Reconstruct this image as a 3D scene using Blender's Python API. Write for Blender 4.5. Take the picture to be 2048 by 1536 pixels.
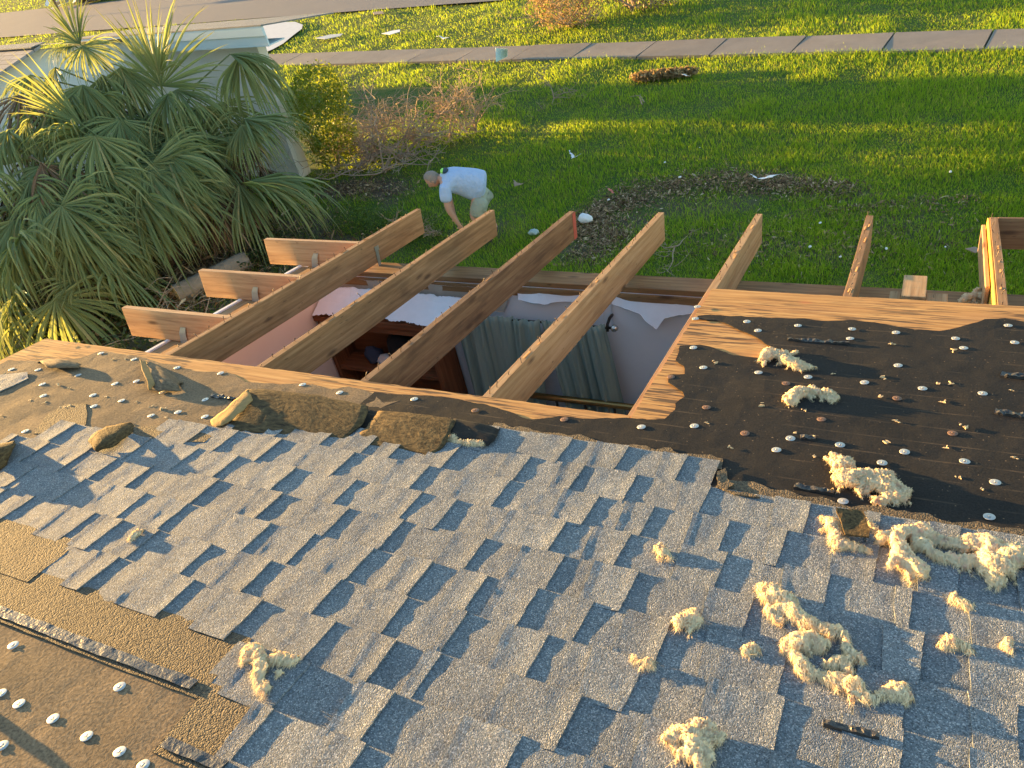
import bpy, bmesh, math, random
import numpy as np
from mathutils import Vector, Matrix
from mathutils.geometry import delaunay_2d_cdt
random.seed(7); rng = np.random.default_rng(7)
for o in list(bpy.data.objects): bpy.data.objects.remove(o)
scene = bpy.context.scene
COL = scene.collection

# ------------------------------------------------------------------ camera, sky, sun, exposure
FPX = 1594.57
CAM = np.array([3.31291293, -4.49985289, 4.80819547])
MW = np.array([[0.8931821822, 0.4065242316, -0.1922361584],
               [0.1084446668, -0.6095797745, -0.7852444016],
               [-0.4364233536, 0.6805193220, -0.5885511781]])
cam_data = bpy.data.cameras.new('camera'); cam = bpy.data.objects.new('camera', cam_data); COL.objects.link(cam)
cam_data.sensor_width = 36.0; cam_data.lens = 36.0 * FPX / 2048.0
cam_data.clip_start = 0.05; cam_data.clip_end = 2000
_m = Matrix.Identity(4)
for r in range(3):
    _m[r][0] = MW[0][r]; _m[r][1] = -MW[1][r]; _m[r][2] = -MW[2][r]; _m[r][3] = CAM[r]
cam.matrix_world = _m
scene.camera = cam

SUN_EL, SUN_AZ = math.radians(4.6), math.radians(6.0)      # low evening sun from -X, a little from +Y
SUN_DIR = Vector((-math.cos(SUN_EL) * math.cos(SUN_AZ), math.cos(SUN_EL) * math.sin(SUN_AZ), math.sin(SUN_EL)))
sun_data = bpy.data.lights.new('sun', 'SUN'); sun = bpy.data.objects.new('sun', sun_data); COL.objects.link(sun)
sun_data.energy = 5.0; sun_data.angle = math.radians(0.5); sun_data.color = (1.0, 0.60, 0.20)
sun.rotation_euler = SUN_DIR.to_track_quat('Z', 'Y').to_euler(); sun.location = (-30, 5, 20)
world = bpy.data.worlds.new('World'); scene.world = world; world.use_nodes = True
wn = world.node_tree; wn.nodes.clear()
sky = wn.nodes.new('ShaderNodeTexSky'); sky.sky_type = 'NISHITA'; sky.sun_disc = False
sky.sun_elevation = SUN_EL; sky.sun_rotation = math.atan2(SUN_DIR.x, SUN_DIR.y)
sky.air_density = 1.0; sky.dust_density = 0.3; sky.ozone_density = 1.5
bg = wn.nodes.new('ShaderNodeBackground'); bg.inputs['Strength'].default_value = 0.125
wo = wn.nodes.new('ShaderNodeOutputWorld')
wn.links.new(sky.outputs[0], bg.inputs[0]); wn.links.new(bg.outputs[0], wo.inputs[0])
scene.view_settings.view_transform = 'Standard'; scene.view_settings.look = 'None'
scene.view_settings.exposure = 2.75; scene.view_settings.gamma = 1.0

# ------------------------------------------------------------------ frames
PITCH = math.atan(2 / 12.); CP, SP = math.cos(PITCH), math.sin(PITCH); ZE = 2.5
TM = np.array([[1, 0, 0], [0, CP, SP], [0, -SP, CP]])
def roofF(a):                       # (along eave, up the slope, off the slope) -> world
    a = np.atleast_2d(np.asarray(a, float))
    return np.stack([a[:, 0], -a[:, 1], a[:, 2]], 1) @ TM.T + np.array([0, 0, ZE])
def worldF(a): return np.atleast_2d(np.asarray(a, float))
def _ray(x, y): return MW.T @ np.array([(x - 1024) / FPX, (y - 768) / FPX, 1.0])
def on_plane(x, y, p, n):
    d = _ray(x, y); p = np.asarray(p, float); n = np.asarray(n, float)
    return CAM + d * (((p - CAM) @ n) / (d @ n))
def RP(x, y, n=0.0):                # a point of the survey on the roof slope
    N = TM @ np.array([0, 0, 1.]); w = on_plane(x, y, np.array([0, 0, ZE]) + N * n, N)
    q = TM.T @ (w - np.array([0, 0, ZE])); return (q[0], -q[1])
def RPL(pts, n=0.0): return [RP(x, y, n) for x, y in pts]
def GP(x, y, z=0.0):                # a point of the survey on the ground
    w = on_plane(x, y, (0, 0, z), (0, 0, 1)); return np.array([w[0], w[1], z])
def at_dist(x, y, d):
    r = _ray(x, y); return CAM + r / np.linalg.norm(r) * d

# ------------------------------------------------------------------ noise
def _h(i, j, k):
    n = (i * 374761393 + j * 668265263 + k * 1274126177) & 0xffffffff
    n = ((n ^ (n >> 13)) * 1274126177) & 0xffffffff
    return ((n ^ (n >> 16)) & 0xffff) / 32767.5 - 1.0
def vnoise(p):
    p = np.asarray(p, float); i = np.floor(p).astype(np.int64); f = p - i; f = f * f * (3 - 2 * f)
    r = 0
    for a in (0, 1):
        for b in (0, 1):
            for c in (0, 1):
                w = (f[:, 0] if a else 1 - f[:, 0]) * (f[:, 1] if b else 1 - f[:, 1]) * (f[:, 2] if c else 1 - f[:, 2])
                r = r + w * _h(i[:, 0] + a, i[:, 1] + b, i[:, 2] + c)
    return r
def fbm(p, o=3):
    p = np.asarray(p, float); r = 0; a = 1.0
    for k in range(o): r = r + a * vnoise(p * (2 ** k) + 17.3 * k); a *= .5
    return r
def n1(x, seed=0): return vnoise(np.array([[x, seed * 3.1, seed * 7.7]]))[0]

# ------------------------------------------------------------------ mesh builder and object helpers
ORIG = {}
class MB:
    def __init__(s): s.v = []; s.f = []; s.g = []; s.m = []; s.n = 0
    def add(s, v, f, g=None, m=0):
        v = np.asarray(v, float); b = s.n
        s.v.append(v); s.g.append(v if g is None else np.asarray(g, float)); s.n += len(v)
        s.f += [tuple(int(i) + b for i in q) for q in f]; s.m += [m] * len(f)
    def box(s, c0, c1, fr=worldF, grain=0, m=0):
        x0, y0, z0 = c0; x1, y1, z1 = c1
        l = np.array([(x, y, z) for z in (z0, z1) for y in (y0, y1) for x in (x0, x1)])
        w = fr(l); f = [(0, 2, 3, 1), (4, 5, 7, 6), (0, 1, 5, 4), (2, 6, 7, 3), (0, 4, 6, 2), (1, 3, 7, 5)]
        c = w.mean(0)
        a, b_, d = w[f[0][0]], w[f[0][1]], w[f[0][2]]
        if np.cross(b_ - a, d - a) @ (a - c) < 0: f = [q[::-1] for q in f]
        g = np.roll(l, -grain, axis=1) + rng.uniform(0, 9, 3)
        s.add(w, f, g, m)
    def tube(s, pts, rad, k=6, cap=True, m=0, g=None):
        pts = np.asarray(pts, float); n = len(pts); rad = np.broadcast_to(np.asarray(rad, float), (n,))
        t = np.gradient(pts, axis=0); t /= np.linalg.norm(t, axis=1)[:, None] + 1e-9
        ref = np.array([0, 0, 1.]) if abs(t[:, 2]).mean() < .8 else np.array([1., 0, 0])
        V = []; G = []; L = np.concatenate([[0], np.cumsum(np.linalg.norm(np.diff(pts, axis=0), axis=1))])
        ang = np.arange(k) * 2 * math.pi / k; off = rng.uniform(0, 9, 3)
        for i in range(n):
            u = np.cross(t[i], ref); u /= np.linalg.norm(u) + 1e-9; w = np.cross(u, t[i])
            ring = pts[i] + rad[i] * (np.cos(ang)[:, None] * u + np.sin(ang)[:, None] * w)
            V.append(ring); G.append(np.stack([np.full(k, L[i]), rad[i] * np.cos(ang), rad[i] * np.sin(ang)], 1) + off)
        F = []
        for i in range(n - 1):
            for j in range(k):
                a = i * k + j; b = i * k + (j + 1) % k; F.append((a, a + k, b + k, b))
        if cap: F.append(tuple(range(k))); F.append(tuple((n - 1) * k + j for j in reversed(range(k))))
        s.add(np.concatenate(V), F, np.concatenate(G), m)
    def build(s, name, mat, parent=None, origin=None, smooth=False, bevel=0.0):
        return mk(name, np.concatenate(s.v), s.f, mat, parent, origin, smooth, np.concatenate(s.g), s.m, bevel)

def link(o): COL.objects.link(o); return o
def tag(o, label=None, cat=None, group=None, kind=None):
    if label: o['label'] = label
    if cat: o['category'] = cat
    if group: o['group'] = group
    if kind: o['kind'] = kind
    return o
def empty(name, loc, label=None, cat=None, group=None):
    o = link(bpy.data.objects.new(name, None)); o.location = loc; o.empty_display_size = .2
    ORIG[o.name] = np.array(loc, float); return tag(o, label, cat, group)
def place(o, parent, origin):
    if parent is not None:
        o.parent = parent; o.location = Vector(origin - ORIG[parent.name])
    else: o.location = Vector(origin)
    ORIG[o.name] = np.array(origin, float)
def mk(name, V, F, mat, parent=None, origin=None, smooth=False, g=None, midx=None, bevel=0.0):
    V = np.asarray(V, float)
    if origin is None:
        origin = V.mean(0) if len(V) else np.zeros(3)
        if parent is None: origin = np.array([origin[0], origin[1], V[:, 2].min()])
    origin = np.asarray(origin, float)
    me = bpy.data.meshes.new(name)
    me.from_pydata((V - origin).tolist(), [], F)
    mats = mat if isinstance(mat, (list, tuple)) else [mat]
    for q in mats: me.materials.append(q)
    if midx is not None and len(mats) > 1: me.polygons.foreach_set('material_index', np.array(midx, np.int32))
    if g is not None:
        at = me.attributes.new('gco', 'FLOAT_VECTOR', 'POINT'); at.data.foreach_set('vector', np.asarray(g, np.float32).ravel())
    if smooth: me.polygons.foreach_set('use_smooth', np.ones(len(me.polygons), bool))
    me.update()
    o = link(bpy.data.objects.new(name, me)); place(o, parent, origin)
    if bevel:
        b = o.modifiers.new('bevel', 'BEVEL'); b.width = bevel; b.segments = 2; b.limit_method = 'ANGLE'
    return o
def copy_thing(o, loc, rot=None, scale=None):
    c = o.copy(); link(c); c.location = loc
    if rot is not None: c.rotation_euler = rot
    if scale is not None: c.scale = (scale,) * 3
    for ch in o.children:
        d = ch.copy(); link(d); d.parent = c
    return c
def inpoly(P, poly):
    poly = np.asarray(poly, float); x, y = P[:, 0], P[:, 1]; r = np.zeros(len(P), bool)
    n = len(poly)
    for i in range(n):
        x0, y0 = poly[i]; x1, y1 = poly[(i + 1) % n]
        c = ((y0 > y) != (y1 > y)) & (x < (x1 - x0) * (y - y0) / (y1 - y0 + 1e-12) + x0); r ^= c
    return r
def ragged(poly, step=.03, amp=.008, seed=0, closed=True):
    out = []; n = len(poly)
    for i in range(n if closed else n - 1):
        a = np.array(poly[i], float); b = np.array(poly[(i + 1) % n], float); L = np.linalg.norm(b - a)
        k = max(1, int(L / step)); d = (b - a) / (L + 1e-9); nn = np.array([-d[1], d[0]])
        for j in range(k):
            p = a + (b - a) * j / k
            q = np.array([[p[0] * 22, p[1] * 22, seed]]); q2 = q * 4
            out.append(p + nn * amp * (vnoise(q)[0] + .5 * vnoise(q2)[0]))
    if not closed: out.append(np.array(poly[-1], float))
    return out
def sheet(name, poly, nfn, mat, parent, step=.05, thick=.003, fr=roofF, smooth=True, gscale=1.0, origin=None):
    poly = [np.asarray(p, float) for p in poly]; A = np.array(poly)
    lo, hi = A.min(0), A.max(0)
    xs = np.arange(lo[0] + step / 2, hi[0], step); ys = np.arange(lo[1] + step / 2, hi[1], step)
    P = np.array([(x, y) for y in ys for x in xs]) if len(xs) and len(ys) else np.zeros((0, 2))
    if len(P):
        P = P + rng.uniform(-.2, .2, P.shape) * step; P = P[inpoly(P, A)]
        d = np.full(len(P), 9e9)
        for q in A: d = np.minimum(d, np.hypot(P[:, 0] - q[0], P[:, 1] - q[1]))
        P = P[d > step * .35]
    pts = [Vector(p) for p in np.concatenate([A, P])]
    vs, es, fs, *_ = delaunay_2d_cdt(pts, [], [list(range(len(A)))], 1, 1e-6)
    vs = np.array([(v[0], v[1]) for v in vs]); F = [list(f) for f in fs]
    h = nfn(vs[:, 0], vs[:, 1]); l = np.column_stack([vs, h])
    # outward orientation
    w = fr(l); up = fr([[0, 0, 1]])[0] - fr([[0, 0, 0]])[0]
    F2 = []
    for f in F:
        a, b, c = w[f[0]], w[f[1]], w[f[2]]
        F2.append(tuple(f) if np.cross(b - a, c - a) @ up > 0 else tuple(f[::-1]))
    cnt = {}
    for f in F2:
        for i in range(len(f)): cnt[(f[i], f[(i + 1) % len(f)])] = 1
    bd = [e for e in cnt if (e[1], e[0]) not in cnt]
    mp = {}; extra = []
    for a, b in bd:
        for q in (a, b):
            if q not in mp: mp[q] = len(l) + len(extra); extra.append((l[q][0], l[q][1], l[q][2] - thick))
    for a, b in bd: F2.append((b, a, mp[a], mp[b]))
    l2 = np.concatenate([l, np.array(extra).reshape(-1, 3)])
    return mk(name, fr(l2), F2, mat, parent, origin, smooth and False, l2 * gscale)

# ------------------------------------------------------------------ materials
class NT:
    def __init__(s, name):
        s.mat = bpy.data.materials.new(name); s.mat.use_nodes = True; s.t = s.mat.node_tree; s.t.nodes.clear()
        s.out = s.n('ShaderNodeOutputMaterial')
    def n(s, typ, **kw):
        x = s.t.nodes.new(typ)
        for k, v in kw.items(): setattr(x, k, v)
        return x
    def l(s, a, b): s.t.links.new(a, b)
    def val(s, sock, v):
        if isinstance(v, bpy.types.NodeSocket): s.l(v, sock)
        elif isinstance(v, (tuple, list)) and len(v) == 3 and sock.type == 'RGBA': sock.default_value = (*v, 1)
        else: sock.default_value = v
    def gco(s, scale=(1, 1, 1), obj=False):
        if obj: c = s.n('ShaderNodeTexCoord').outputs['Object']
        else:
            a = s.n('ShaderNodeAttribute'); a.attribute_name = 'gco'; c = a.outputs['Vector']
        m = s.n('ShaderNodeMapping'); s.l(c, m.inputs['Vector']); m.inputs['Scale'].default_value = scale
        return m.outputs[0]
    def noise(s, vec, scale, detail=3, rough=.5, dist=0):
        x = s.n('ShaderNodeTexNoise'); s.l(vec, x.inputs['Vector']); x.inputs['Scale'].default_value = scale
        x.inputs['Detail'].default_value = detail; x.inputs['Roughness'].default_value = rough; x.inputs['Distortion'].default_value = dist
        return x.outputs[0]
    def ramp(s, fac, stops):
        x = s.n('ShaderNodeValToRGB'); s.l(fac, x.inputs[0]); e = x.color_ramp.elements
        while len(e) < len(stops): e.new(.5)
        for q, (p, c) in zip(e, stops): q.position = p; q.color = (*c, 1) if len(c) == 3 else c
        return x.outputs[0]
    def mix(s, fac, a, b, mode='MIX'):
        x = s.n('ShaderNodeMix'); x.data_type = 'RGBA'; x.blend_type = mode
        s.val(x.inputs[0], fac); s.val(x.inputs[6], a); s.val(x.inputs[7], b); return x.outputs[2]
    def math(s, op, a, b=0.0):
        x = s.n('ShaderNodeMath'); x.operation = op; s.val(x.inputs[0], a); s.val(x.inputs[1], b); return x.outputs[0]
    def bump(s, h, strength=.5, dist=.002, nrm=None):
        x = s.n('ShaderNodeBump'); s.l(h, x.inputs['Height']); x.inputs['Strength'].default_value = strength; x.inputs['Distance'].default_value = dist
        if nrm is not None: s.l(nrm, x.inputs['Normal'])
        return x.outputs[0]
    def bsdf(s, col, rough=.8, nrm=None, metal=0.0, spec=.3):
        x = s.n('ShaderNodeBsdfPrincipled'); s.val(x.inputs['Base Color'], col); s.val(x.inputs['Roughness'], rough)
        x.inputs['Metallic'].default_value = metal; x.inputs['Specular IOR Level'].default_value = spec
        if nrm is not None: s.l(nrm, x.inputs['Normal'])
        s.l(x.outputs[0], s.out.inputs[0]); s.b = x; return x
    def trans(s, amt, col):
        t = s.n('ShaderNodeBsdfTranslucent'); s.val(t.inputs[0], col)
        m = s.n('ShaderNodeMixShader'); m.inputs[0].default_value = amt
        s.l(s.b.outputs[0], m.inputs[1]); s.l(t.outputs[0], m.inputs[2]); s.l(m.outputs[0], s.out.inputs[0])
    def island(s): return s.n('ShaderNodeNewGeometry').outputs['Random Per Island']

def plain(name, col, rough=.7, metal=0.0, spec=.3, var=.15, nscale=30, bump=0.0, bd=.001):
    m = NT(name); c = m.gco(obj=True); f = m.noise(c, nscale, 4, .6)
    cc = m.mix(f, tuple(x * (1 - var) for x in col), tuple(min(1, x * (1 + var)) for x in col))
    nr = m.bump(f, bump, bd) if bump else None
    m.bsdf(cc, rough, nr, metal, spec); return m.mat
def wood(name, dark, mid, light, stain=.5, staincol=(.10, .06, .035), fine=1.0):
    m = NT(name)
    base = m.noise(m.gco((1.1, 1, 1)), .9, 2, .5)
    g = m.noise(m.gco((2.2, 55, 55)), 1.0, 4, .6, .4)
    ringc = m.noise(m.gco((.7, 9, 9)), 1.0, 2, .5, .8)
    ring = m.math('FRACT', m.math('MULTIPLY', ringc, 9.0))
    c = m.ramp(g, [(.25, dark), (.5, mid), (.8, light)])
    c = m.mix(m.math('MULTIPLY', m.math('POWER', ring, 3.0), .22 * fine), c, tuple(x * .6 for x in mid))
    st = m.noise(m.gco((1.6, 7, 7)), 1.3, 5, .65, .6)
    st = m.ramp(st, [(.48, (0, 0, 0)), (.72, (1, 1, 1))])
    c = m.mix(m.math('MULTIPLY', st, stain), c, staincol)
    v = m.n('ShaderNodeTexVoronoi'); m.l(m.gco((2.6, 9, 9)), v.inputs['Vector']); v.inputs['Scale'].default_value = 1.1
    kn = m.ramp(v.outputs['Distance'], [(.07, (1, 1, 1)), (.17, (0, 0, 0))])
    c = m.mix(m.math('MULTIPLY', kn, .8), c, (.07, .035, .02))
    sp = m.ramp(m.noise(m.gco((14, 70, 70)), 1.0, 1), [(.72, (0, 0, 0)), (.78, (1, 1, 1))])
    c = m.mix(m.math('MULTIPLY', sp, .55), c, (.04, .025, .015))
    m.bsdf(c, .72, m.bump(g, .35, .0015), 0, .25); return m.mat
def plywood(name):
    m = NT(name)
    g = m.noise(m.gco((2.0, 60, 10)), 1.0, 4, .6, .3)
    big = m.noise(m.gco((1.2, 6, 1)), 1.5, 3, .6)
    c = m.ramp(g, [(.25, (.26, .115, .032)), (.5, (.46, .235, .075)), (.78, (.62, .37, .14))])
    c = m.mix(m.math('MULTIPLY', m.ramp(big, [(.45, (0, 0, 0)), (.7, (1, 1, 1))]), .35), c, (.36, .17, .07))
    st = m.noise(m.gco((5, 75, 10)), 1.0, 3, .6); st2 = m.noise(m.gco((2.2, 3, 1)), 1.0, 2)
    k = m.math('MULTIPLY', m.ramp(st, [(.50, (0, 0, 0)), (.57, (1, 1, 1))]), m.ramp(st2, [(.36, (0, 0, 0)), (.56, (1, 1, 1))]))
    c = m.mix(m.math('MULTIPLY', k, .85), c, (.05, .03, .02))
    red = m.noise(m.gco((2.5, 5, 1)), 1.0, 2); red = m.ramp(red, [(.70, (0, 0, 0)), (.76, (1, 1, 1))])
    c = m.mix(m.math('MULTIPLY', red, .45), c, (.6, .12, .05))
    m.bsdf(c, .75, m.bump(st, .5, .0015), 0, .25); return m.mat
def granule(name, dark, mid, light, blue=(.155, .205, .22), scale=360, bs=.8, bd=.0018):
    m = NT(name); v = m.gco()
    vo = m.n('ShaderNodeTexVoronoi'); m.l(v, vo.inputs['Vector']); vo.inputs['Scale'].default_value = scale
    sep = m.n('ShaderNodeSeparateColor'); m.l(vo.outputs['Color'], sep.inputs[0])
    c = m.ramp(sep.outputs[0], [(.0, dark), (.42, mid), (.75, mid), (1.0, light)])
    c = m.mix(m.math('MULTIPLY', sep.outputs[1], .35), c, blue)
    isl = m.island(); c = m.mix(.5, c, m.mix(isl, (.75, .75, .77), (1.12, 1.1, 1.08)), 'MULTIPLY')
    big = m.noise(v, 7, 4, .6); c = m.mix(.6, c, m.ramp(big, [(.3, (.72, .72, .74)), (.7, (1.15, 1.13, 1.1))]), 'MULTIPLY')
    h = m.math('SUBTRACT', 1.0, vo.outputs['Distance'])
    h = m.math('ADD', h, m.noise(v, scale * .35, 2))
    m.bsdf(c, .85, m.bump(h, bs, bd), 0, .35); return m.mat
def felt(name, dark, light, scale=170, bs=.6, lines=.0, bd=.0015):
    m = NT(name); v = m.gco(); f = m.noise(v, scale, 4, .65); b = m.noise(v, 5, 4, .6, .3)
    c = m.mix(m.ramp(f, [(.35, (0, 0, 0)), (.75, (1, 1, 1))]), dark, light)
    c = m.mix(.7, c, m.ramp(b, [(.3, (.65, .65, .66)), (.72, (1.25, 1.2, 1.15))]), 'MULTIPLY')
    if lines:
        w = m.n('ShaderNodeTexWave'); w.wave_type = 'BANDS'; w.bands_direction = 'Y'; m.l(m.gco((.02, 1, 1)), w.inputs['Vector'])
        w.inputs['Scale'].default_value = 3.1; w.inputs['Distortion'].default_value = .5; w.inputs['Detail'].default_value = 0
        br = m.noise(m.gco((6, 1.5, 1)), 1.0, 3)
        k = m.math('MULTIPLY', m.ramp(w.outputs[1], [(.985, (0, 0, 0)), (.998, (1, 1, 1))]), m.ramp(br, [(.45, (0, 0, 0)), (.62, (1, 1, 1))]))
        c = m.mix(m.math('MULTIPLY', k, lines), c, (.22, .15, .09))
        sp = m.ramp(m.noise(v, 120, 0), [(.80, (0, 0, 0)), (.84, (1, 1, 1))])
        c = m.mix(m.math('MULTIPLY', sp, .5), c, (.30, .2, .11))
    w2 = m.noise(v, 14, 3)
    nr = m.bump(f, bs, bd); nr = m.bump(w2, .35, .006, nr)
    m.bsdf(c, .9, nr, 0, .2); return m.mat
def leafy(name, dark, mid, light, trans=.35, tcol=(.12, .16, .02), rough=.5, pscale=.6):
    m = NT(name); i = m.island(); v = m.gco(obj=True); p = m.noise(v, pscale, 3)
    c = m.ramp(i, [(0, dark), (.55, mid), (1, light)])
    c = m.mix(.6, c, m.ramp(p, [(.3, (.65, .7, .6)), (.7, (1.2, 1.15, 1.1))]), 'MULTIPLY')
    m.bsdf(c, rough, None, 0, .3); m.trans(trans, tcol); return m.mat

M = {}
M['rafter_tan'] = wood('rafter_pine_tan', (.175, .088, .038), (.30, .162, .073), (.44, .265, .135), .6, (.10, .052, .026))
M['rafter_brown'] = wood('rafter_pine_weathered', (.11, .055, .026), (.20, .11, .055), (.30, .18, .09), .8, (.06, .03, .018))
M['rafter_light'] = wood('rafter_pine_light', (.24, .130, .055), (.385, .225, .105), (.52, .34, .18), .5, (.15, .08, .035))
M['lookout'] = wood('lookout_board', (.28, .15, .075), (.44, .26, .135), (.55, .36, .20), .6, (.17, .095, .06))
M['plate'] = wood('plate_lumber', (.18, .095, .04), (.31, .175, .075), (.42, .26, .12), .5)
M['ply'] = plywood('roof_plywood')
M['shingle'] = granule('shingle_granules', (.05, .053, .057), (.150, .160, .172), (.42, .42, .415))
M['headlap'] = granule('shingle_headlap', (.03, .022, .015), (.11, .082, .05), (.20, .15, .09), (.10, .08, .055), 210, 1.0, .003)
M['felt_black'] = felt('felt_black', (.012, .011, .0105), (.031, .027, .024), 170, .4, .22)
M['felt_brown'] = felt('felt_brown', (.10, .072, .046), (.27, .195, .118), 110, .7, 0, .002)
M['felt_back'] = felt('shingle_back', (.030, .020, .010), (.17, .115, .050), 130, 1.0, 0, .005)
M['felt_under'] = plain('felt_underside', (.02, .018, .016), .9)
M['tan_edge'] = plain('felt_tan_back', (.29, .185, .075), .95, var=.45, nscale=45, bump=.8, bd=.003)
M['asphalt'] = plain('sealant_asphalt', (.03, .032, .034), .35, 0, .5, .5, 60, .8, .004)
M['metal'] = plain('galvanised', (.40, .40, .39), .45, .5, .5, .2, 160)
M['rust'] = plain('rusty_tin', (.17, .10, .07), .7, .2, .3, .3, 120)
M['strap'] = plain('strap_steel', (.42, .44, .46), .4, .8, .5, .2)
M['nail'] = plain('nail_steel', (.10, .075, .06), .5, .6)
M['red_paint'] = plain('red_paint', (.42, .09, .06), .6)
M['yellow'] = plain('yellow_painted_wood', (.66, .42, .06), .6)

# ------------------------------------------------------------------ OUR HOUSE
house = empty('house', (2.0, -4.0, 0), 'low house under the photographer with its roof boards and shingles partly torn off', 'house')
SPC = .6096
def sub(px): return RPL(px)
RIDGE = 6.2
# --- shell walls (stucco outside, painted inside); the room under the hole has real depth
M['stucco'] = plain('stucco_cream', (.55, .50, .42), .9, 0, .2, .12, 60, .5)
M['room_white'] = plain('room_paint_blue_white', (.76, .77, .81), .85, 0, .2, .05, 4)
M['room_warm_lit'] = plain('room_white_warm_lit', (.76, .64, .58), .85, 0, .2, .05, 4)  # white paint, with the warm light on this wall put into its colour
M['dry_stain'] = plain('stained_drywall', (.46, .42, .36), .9, 0, .2, .35, 7, .2)
M['paper'] = plain('torn_paper', (.70, .71, .74), .9, 0, .2, .08, 15, .2)
M['floor'] = plain('room_floor', (.20, .14, .09), .7)
def wallbox(name, c0, c1, mat, parent=house): b = MB(); b.box(c0, c1); return b.build(name, mat, parent)
HX0, HX1, HY1, HY0 = -.55, 9.0, -.575, -11.5
b = MB(); b.box((HX0, HY1 - .0, 0), (HX1, HY1 - .02 + .02, 0.01)) if False else None
def wall_with_window(name, mat, y0, y1, wx0, wx1, wz0, wz1, ztop):
    b = MB()
    b.box((HX0, y0, 0), (wx0, y1, ztop)); b.box((wx1, y0, 0), (HX1, y1, ztop))
    b.box((wx0, y0, 0), (wx1, y1, wz0)); b.box((wx0, y0, wz1), (wx1, y1, ztop))
    return b.build(name, mat, house)
WX0, WX1, WZ0, WZ1 = .86, 1.66, .85, 2.02
wall_with_window('outer_wall', M['stucco'], -.66, -.575, WX0, WX1, WZ0, WZ1, 2.36)
b = MB()
for (x0, x1, z0, z1) in ((-.40, WX0, 0, 2.36), (WX1, 4.2, 0, 2.36), (WX0, WX1, 0, WZ0), (WX0, WX1, WZ1, 2.36)): b.box((x0, -.74, z0), (x1, -.662, z1))
b.build('inner_wall', M['room_white'], house)
# gable wall follows the slope
def slope_wall(name, x0, x1, ya, yb, mat, drop):
    def zt(y): return ZE + (-y) / CP * SP - drop
    v = [(x, y, z) for x in (x0, x1) for (y, z) in ((ya, 0), (yb, 0), (yb, zt(yb)), (ya, zt(ya)))]
    return mk(name, v, [(0, 1, 2, 3), (7, 6, 5, 4), (0, 4, 5, 1), (1, 5, 6, 2), (2, 6, 7, 3), (3, 7, 4, 0)], mat, house)
slope_wall('gable_wall', HX0, -.475, -.662, -6.0, M['stucco'], .235)
slope_wall('warm_lit_wall', -.473, -.40, -.742, -6.0, M['room_warm_lit'], .235)
slope_wall('partition_wall', 4.2, 4.3, -.742, -6.0, M['room_white'], .22)
wallbox('back_wall', (-.40, -4.7, 0), (4.2, -4.6, 2.95), M['room_white'])
wallbox('rear_outer_wall', (HX0, HY0, 0), (HX1, HY0 + .1, 2.4), M['stucco'])
wallbox('side_wall', (HX1 - .1, HY0 + .1, 0), (HX1, -.66, 2.4), M['stucco'])
wallbox('room_floor', (-.40, -4.6, .0), (4.2, -.742, .06), M['floor'])
# window with blinds
M['vinyl'] = plain('white_vinyl', (.70, .72, .74), .5)
b = MB(); b.box((WX0, -.70, WZ0), (WX0 + .05, -.62, WZ1)); b.box((WX1 - .05, -.70, WZ0), (WX1, -.62, WZ1))
b.box((WX0 + .05, -.70, WZ0), (WX1 - .05, -.62, WZ0 + .05)); b.box((WX0 + .05, -.70, WZ1 - .05), (WX1 - .05, -.62, WZ1)); b.box((WX0 + .05, -.69, 1.42), (WX1 - .05, -.63, 1.46))
win = b.build('window', M['vinyl'], house, bevel=.004)
m = NT('window_glass'); m.bsdf((.05, .06, .07), .05, None, 0, .5); M['glass'] = m.mat
wallbox('pane', (WX0 + .05, -.645, WZ0 + .05), (WX1 - .05, -.64, WZ1 - .05), M['glass'], win)
b = MB()
for i in range(44):
    z = WZ0 + .06 + i * .0245; v = [(WX0 + .055, -.735, z), (WX1 - .055, -.735, z), (WX1 - .055, -.713, z + .02), (WX0 + .055, -.713, z + .02)]
    b.add(v, [(0, 1, 2, 3)])
b.build('window_blind', M['vinyl'], win)
# top plates
def roof_strip(name, c0, c1, mat, grain=0, bevel=.003): b = MB(); b.box(c0, c1, roofF, grain); return b.build(name, mat, house, bevel=bevel)
b = MB(); b.box((-.55, -.74, 2.362), (9.0, -.60, 2.398)); b.build('top_plate', M['plate'], house, bevel=.003)
b = MB(); b.box((-.55, -.735, 2.30), (9.0, -.742 - .012, 2.358)); b.build('ledger_strip', M['plate'], house)
roof_strip('gable_plate', (-.545, .76, -.228), (-.42, 2.9, -.188), M['rafter_light'], 1)
roof_strip('gable_trim', (-.575, .60, -.215), (-.548, 2.9, -.180), M['vinyl'], 1)
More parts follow.
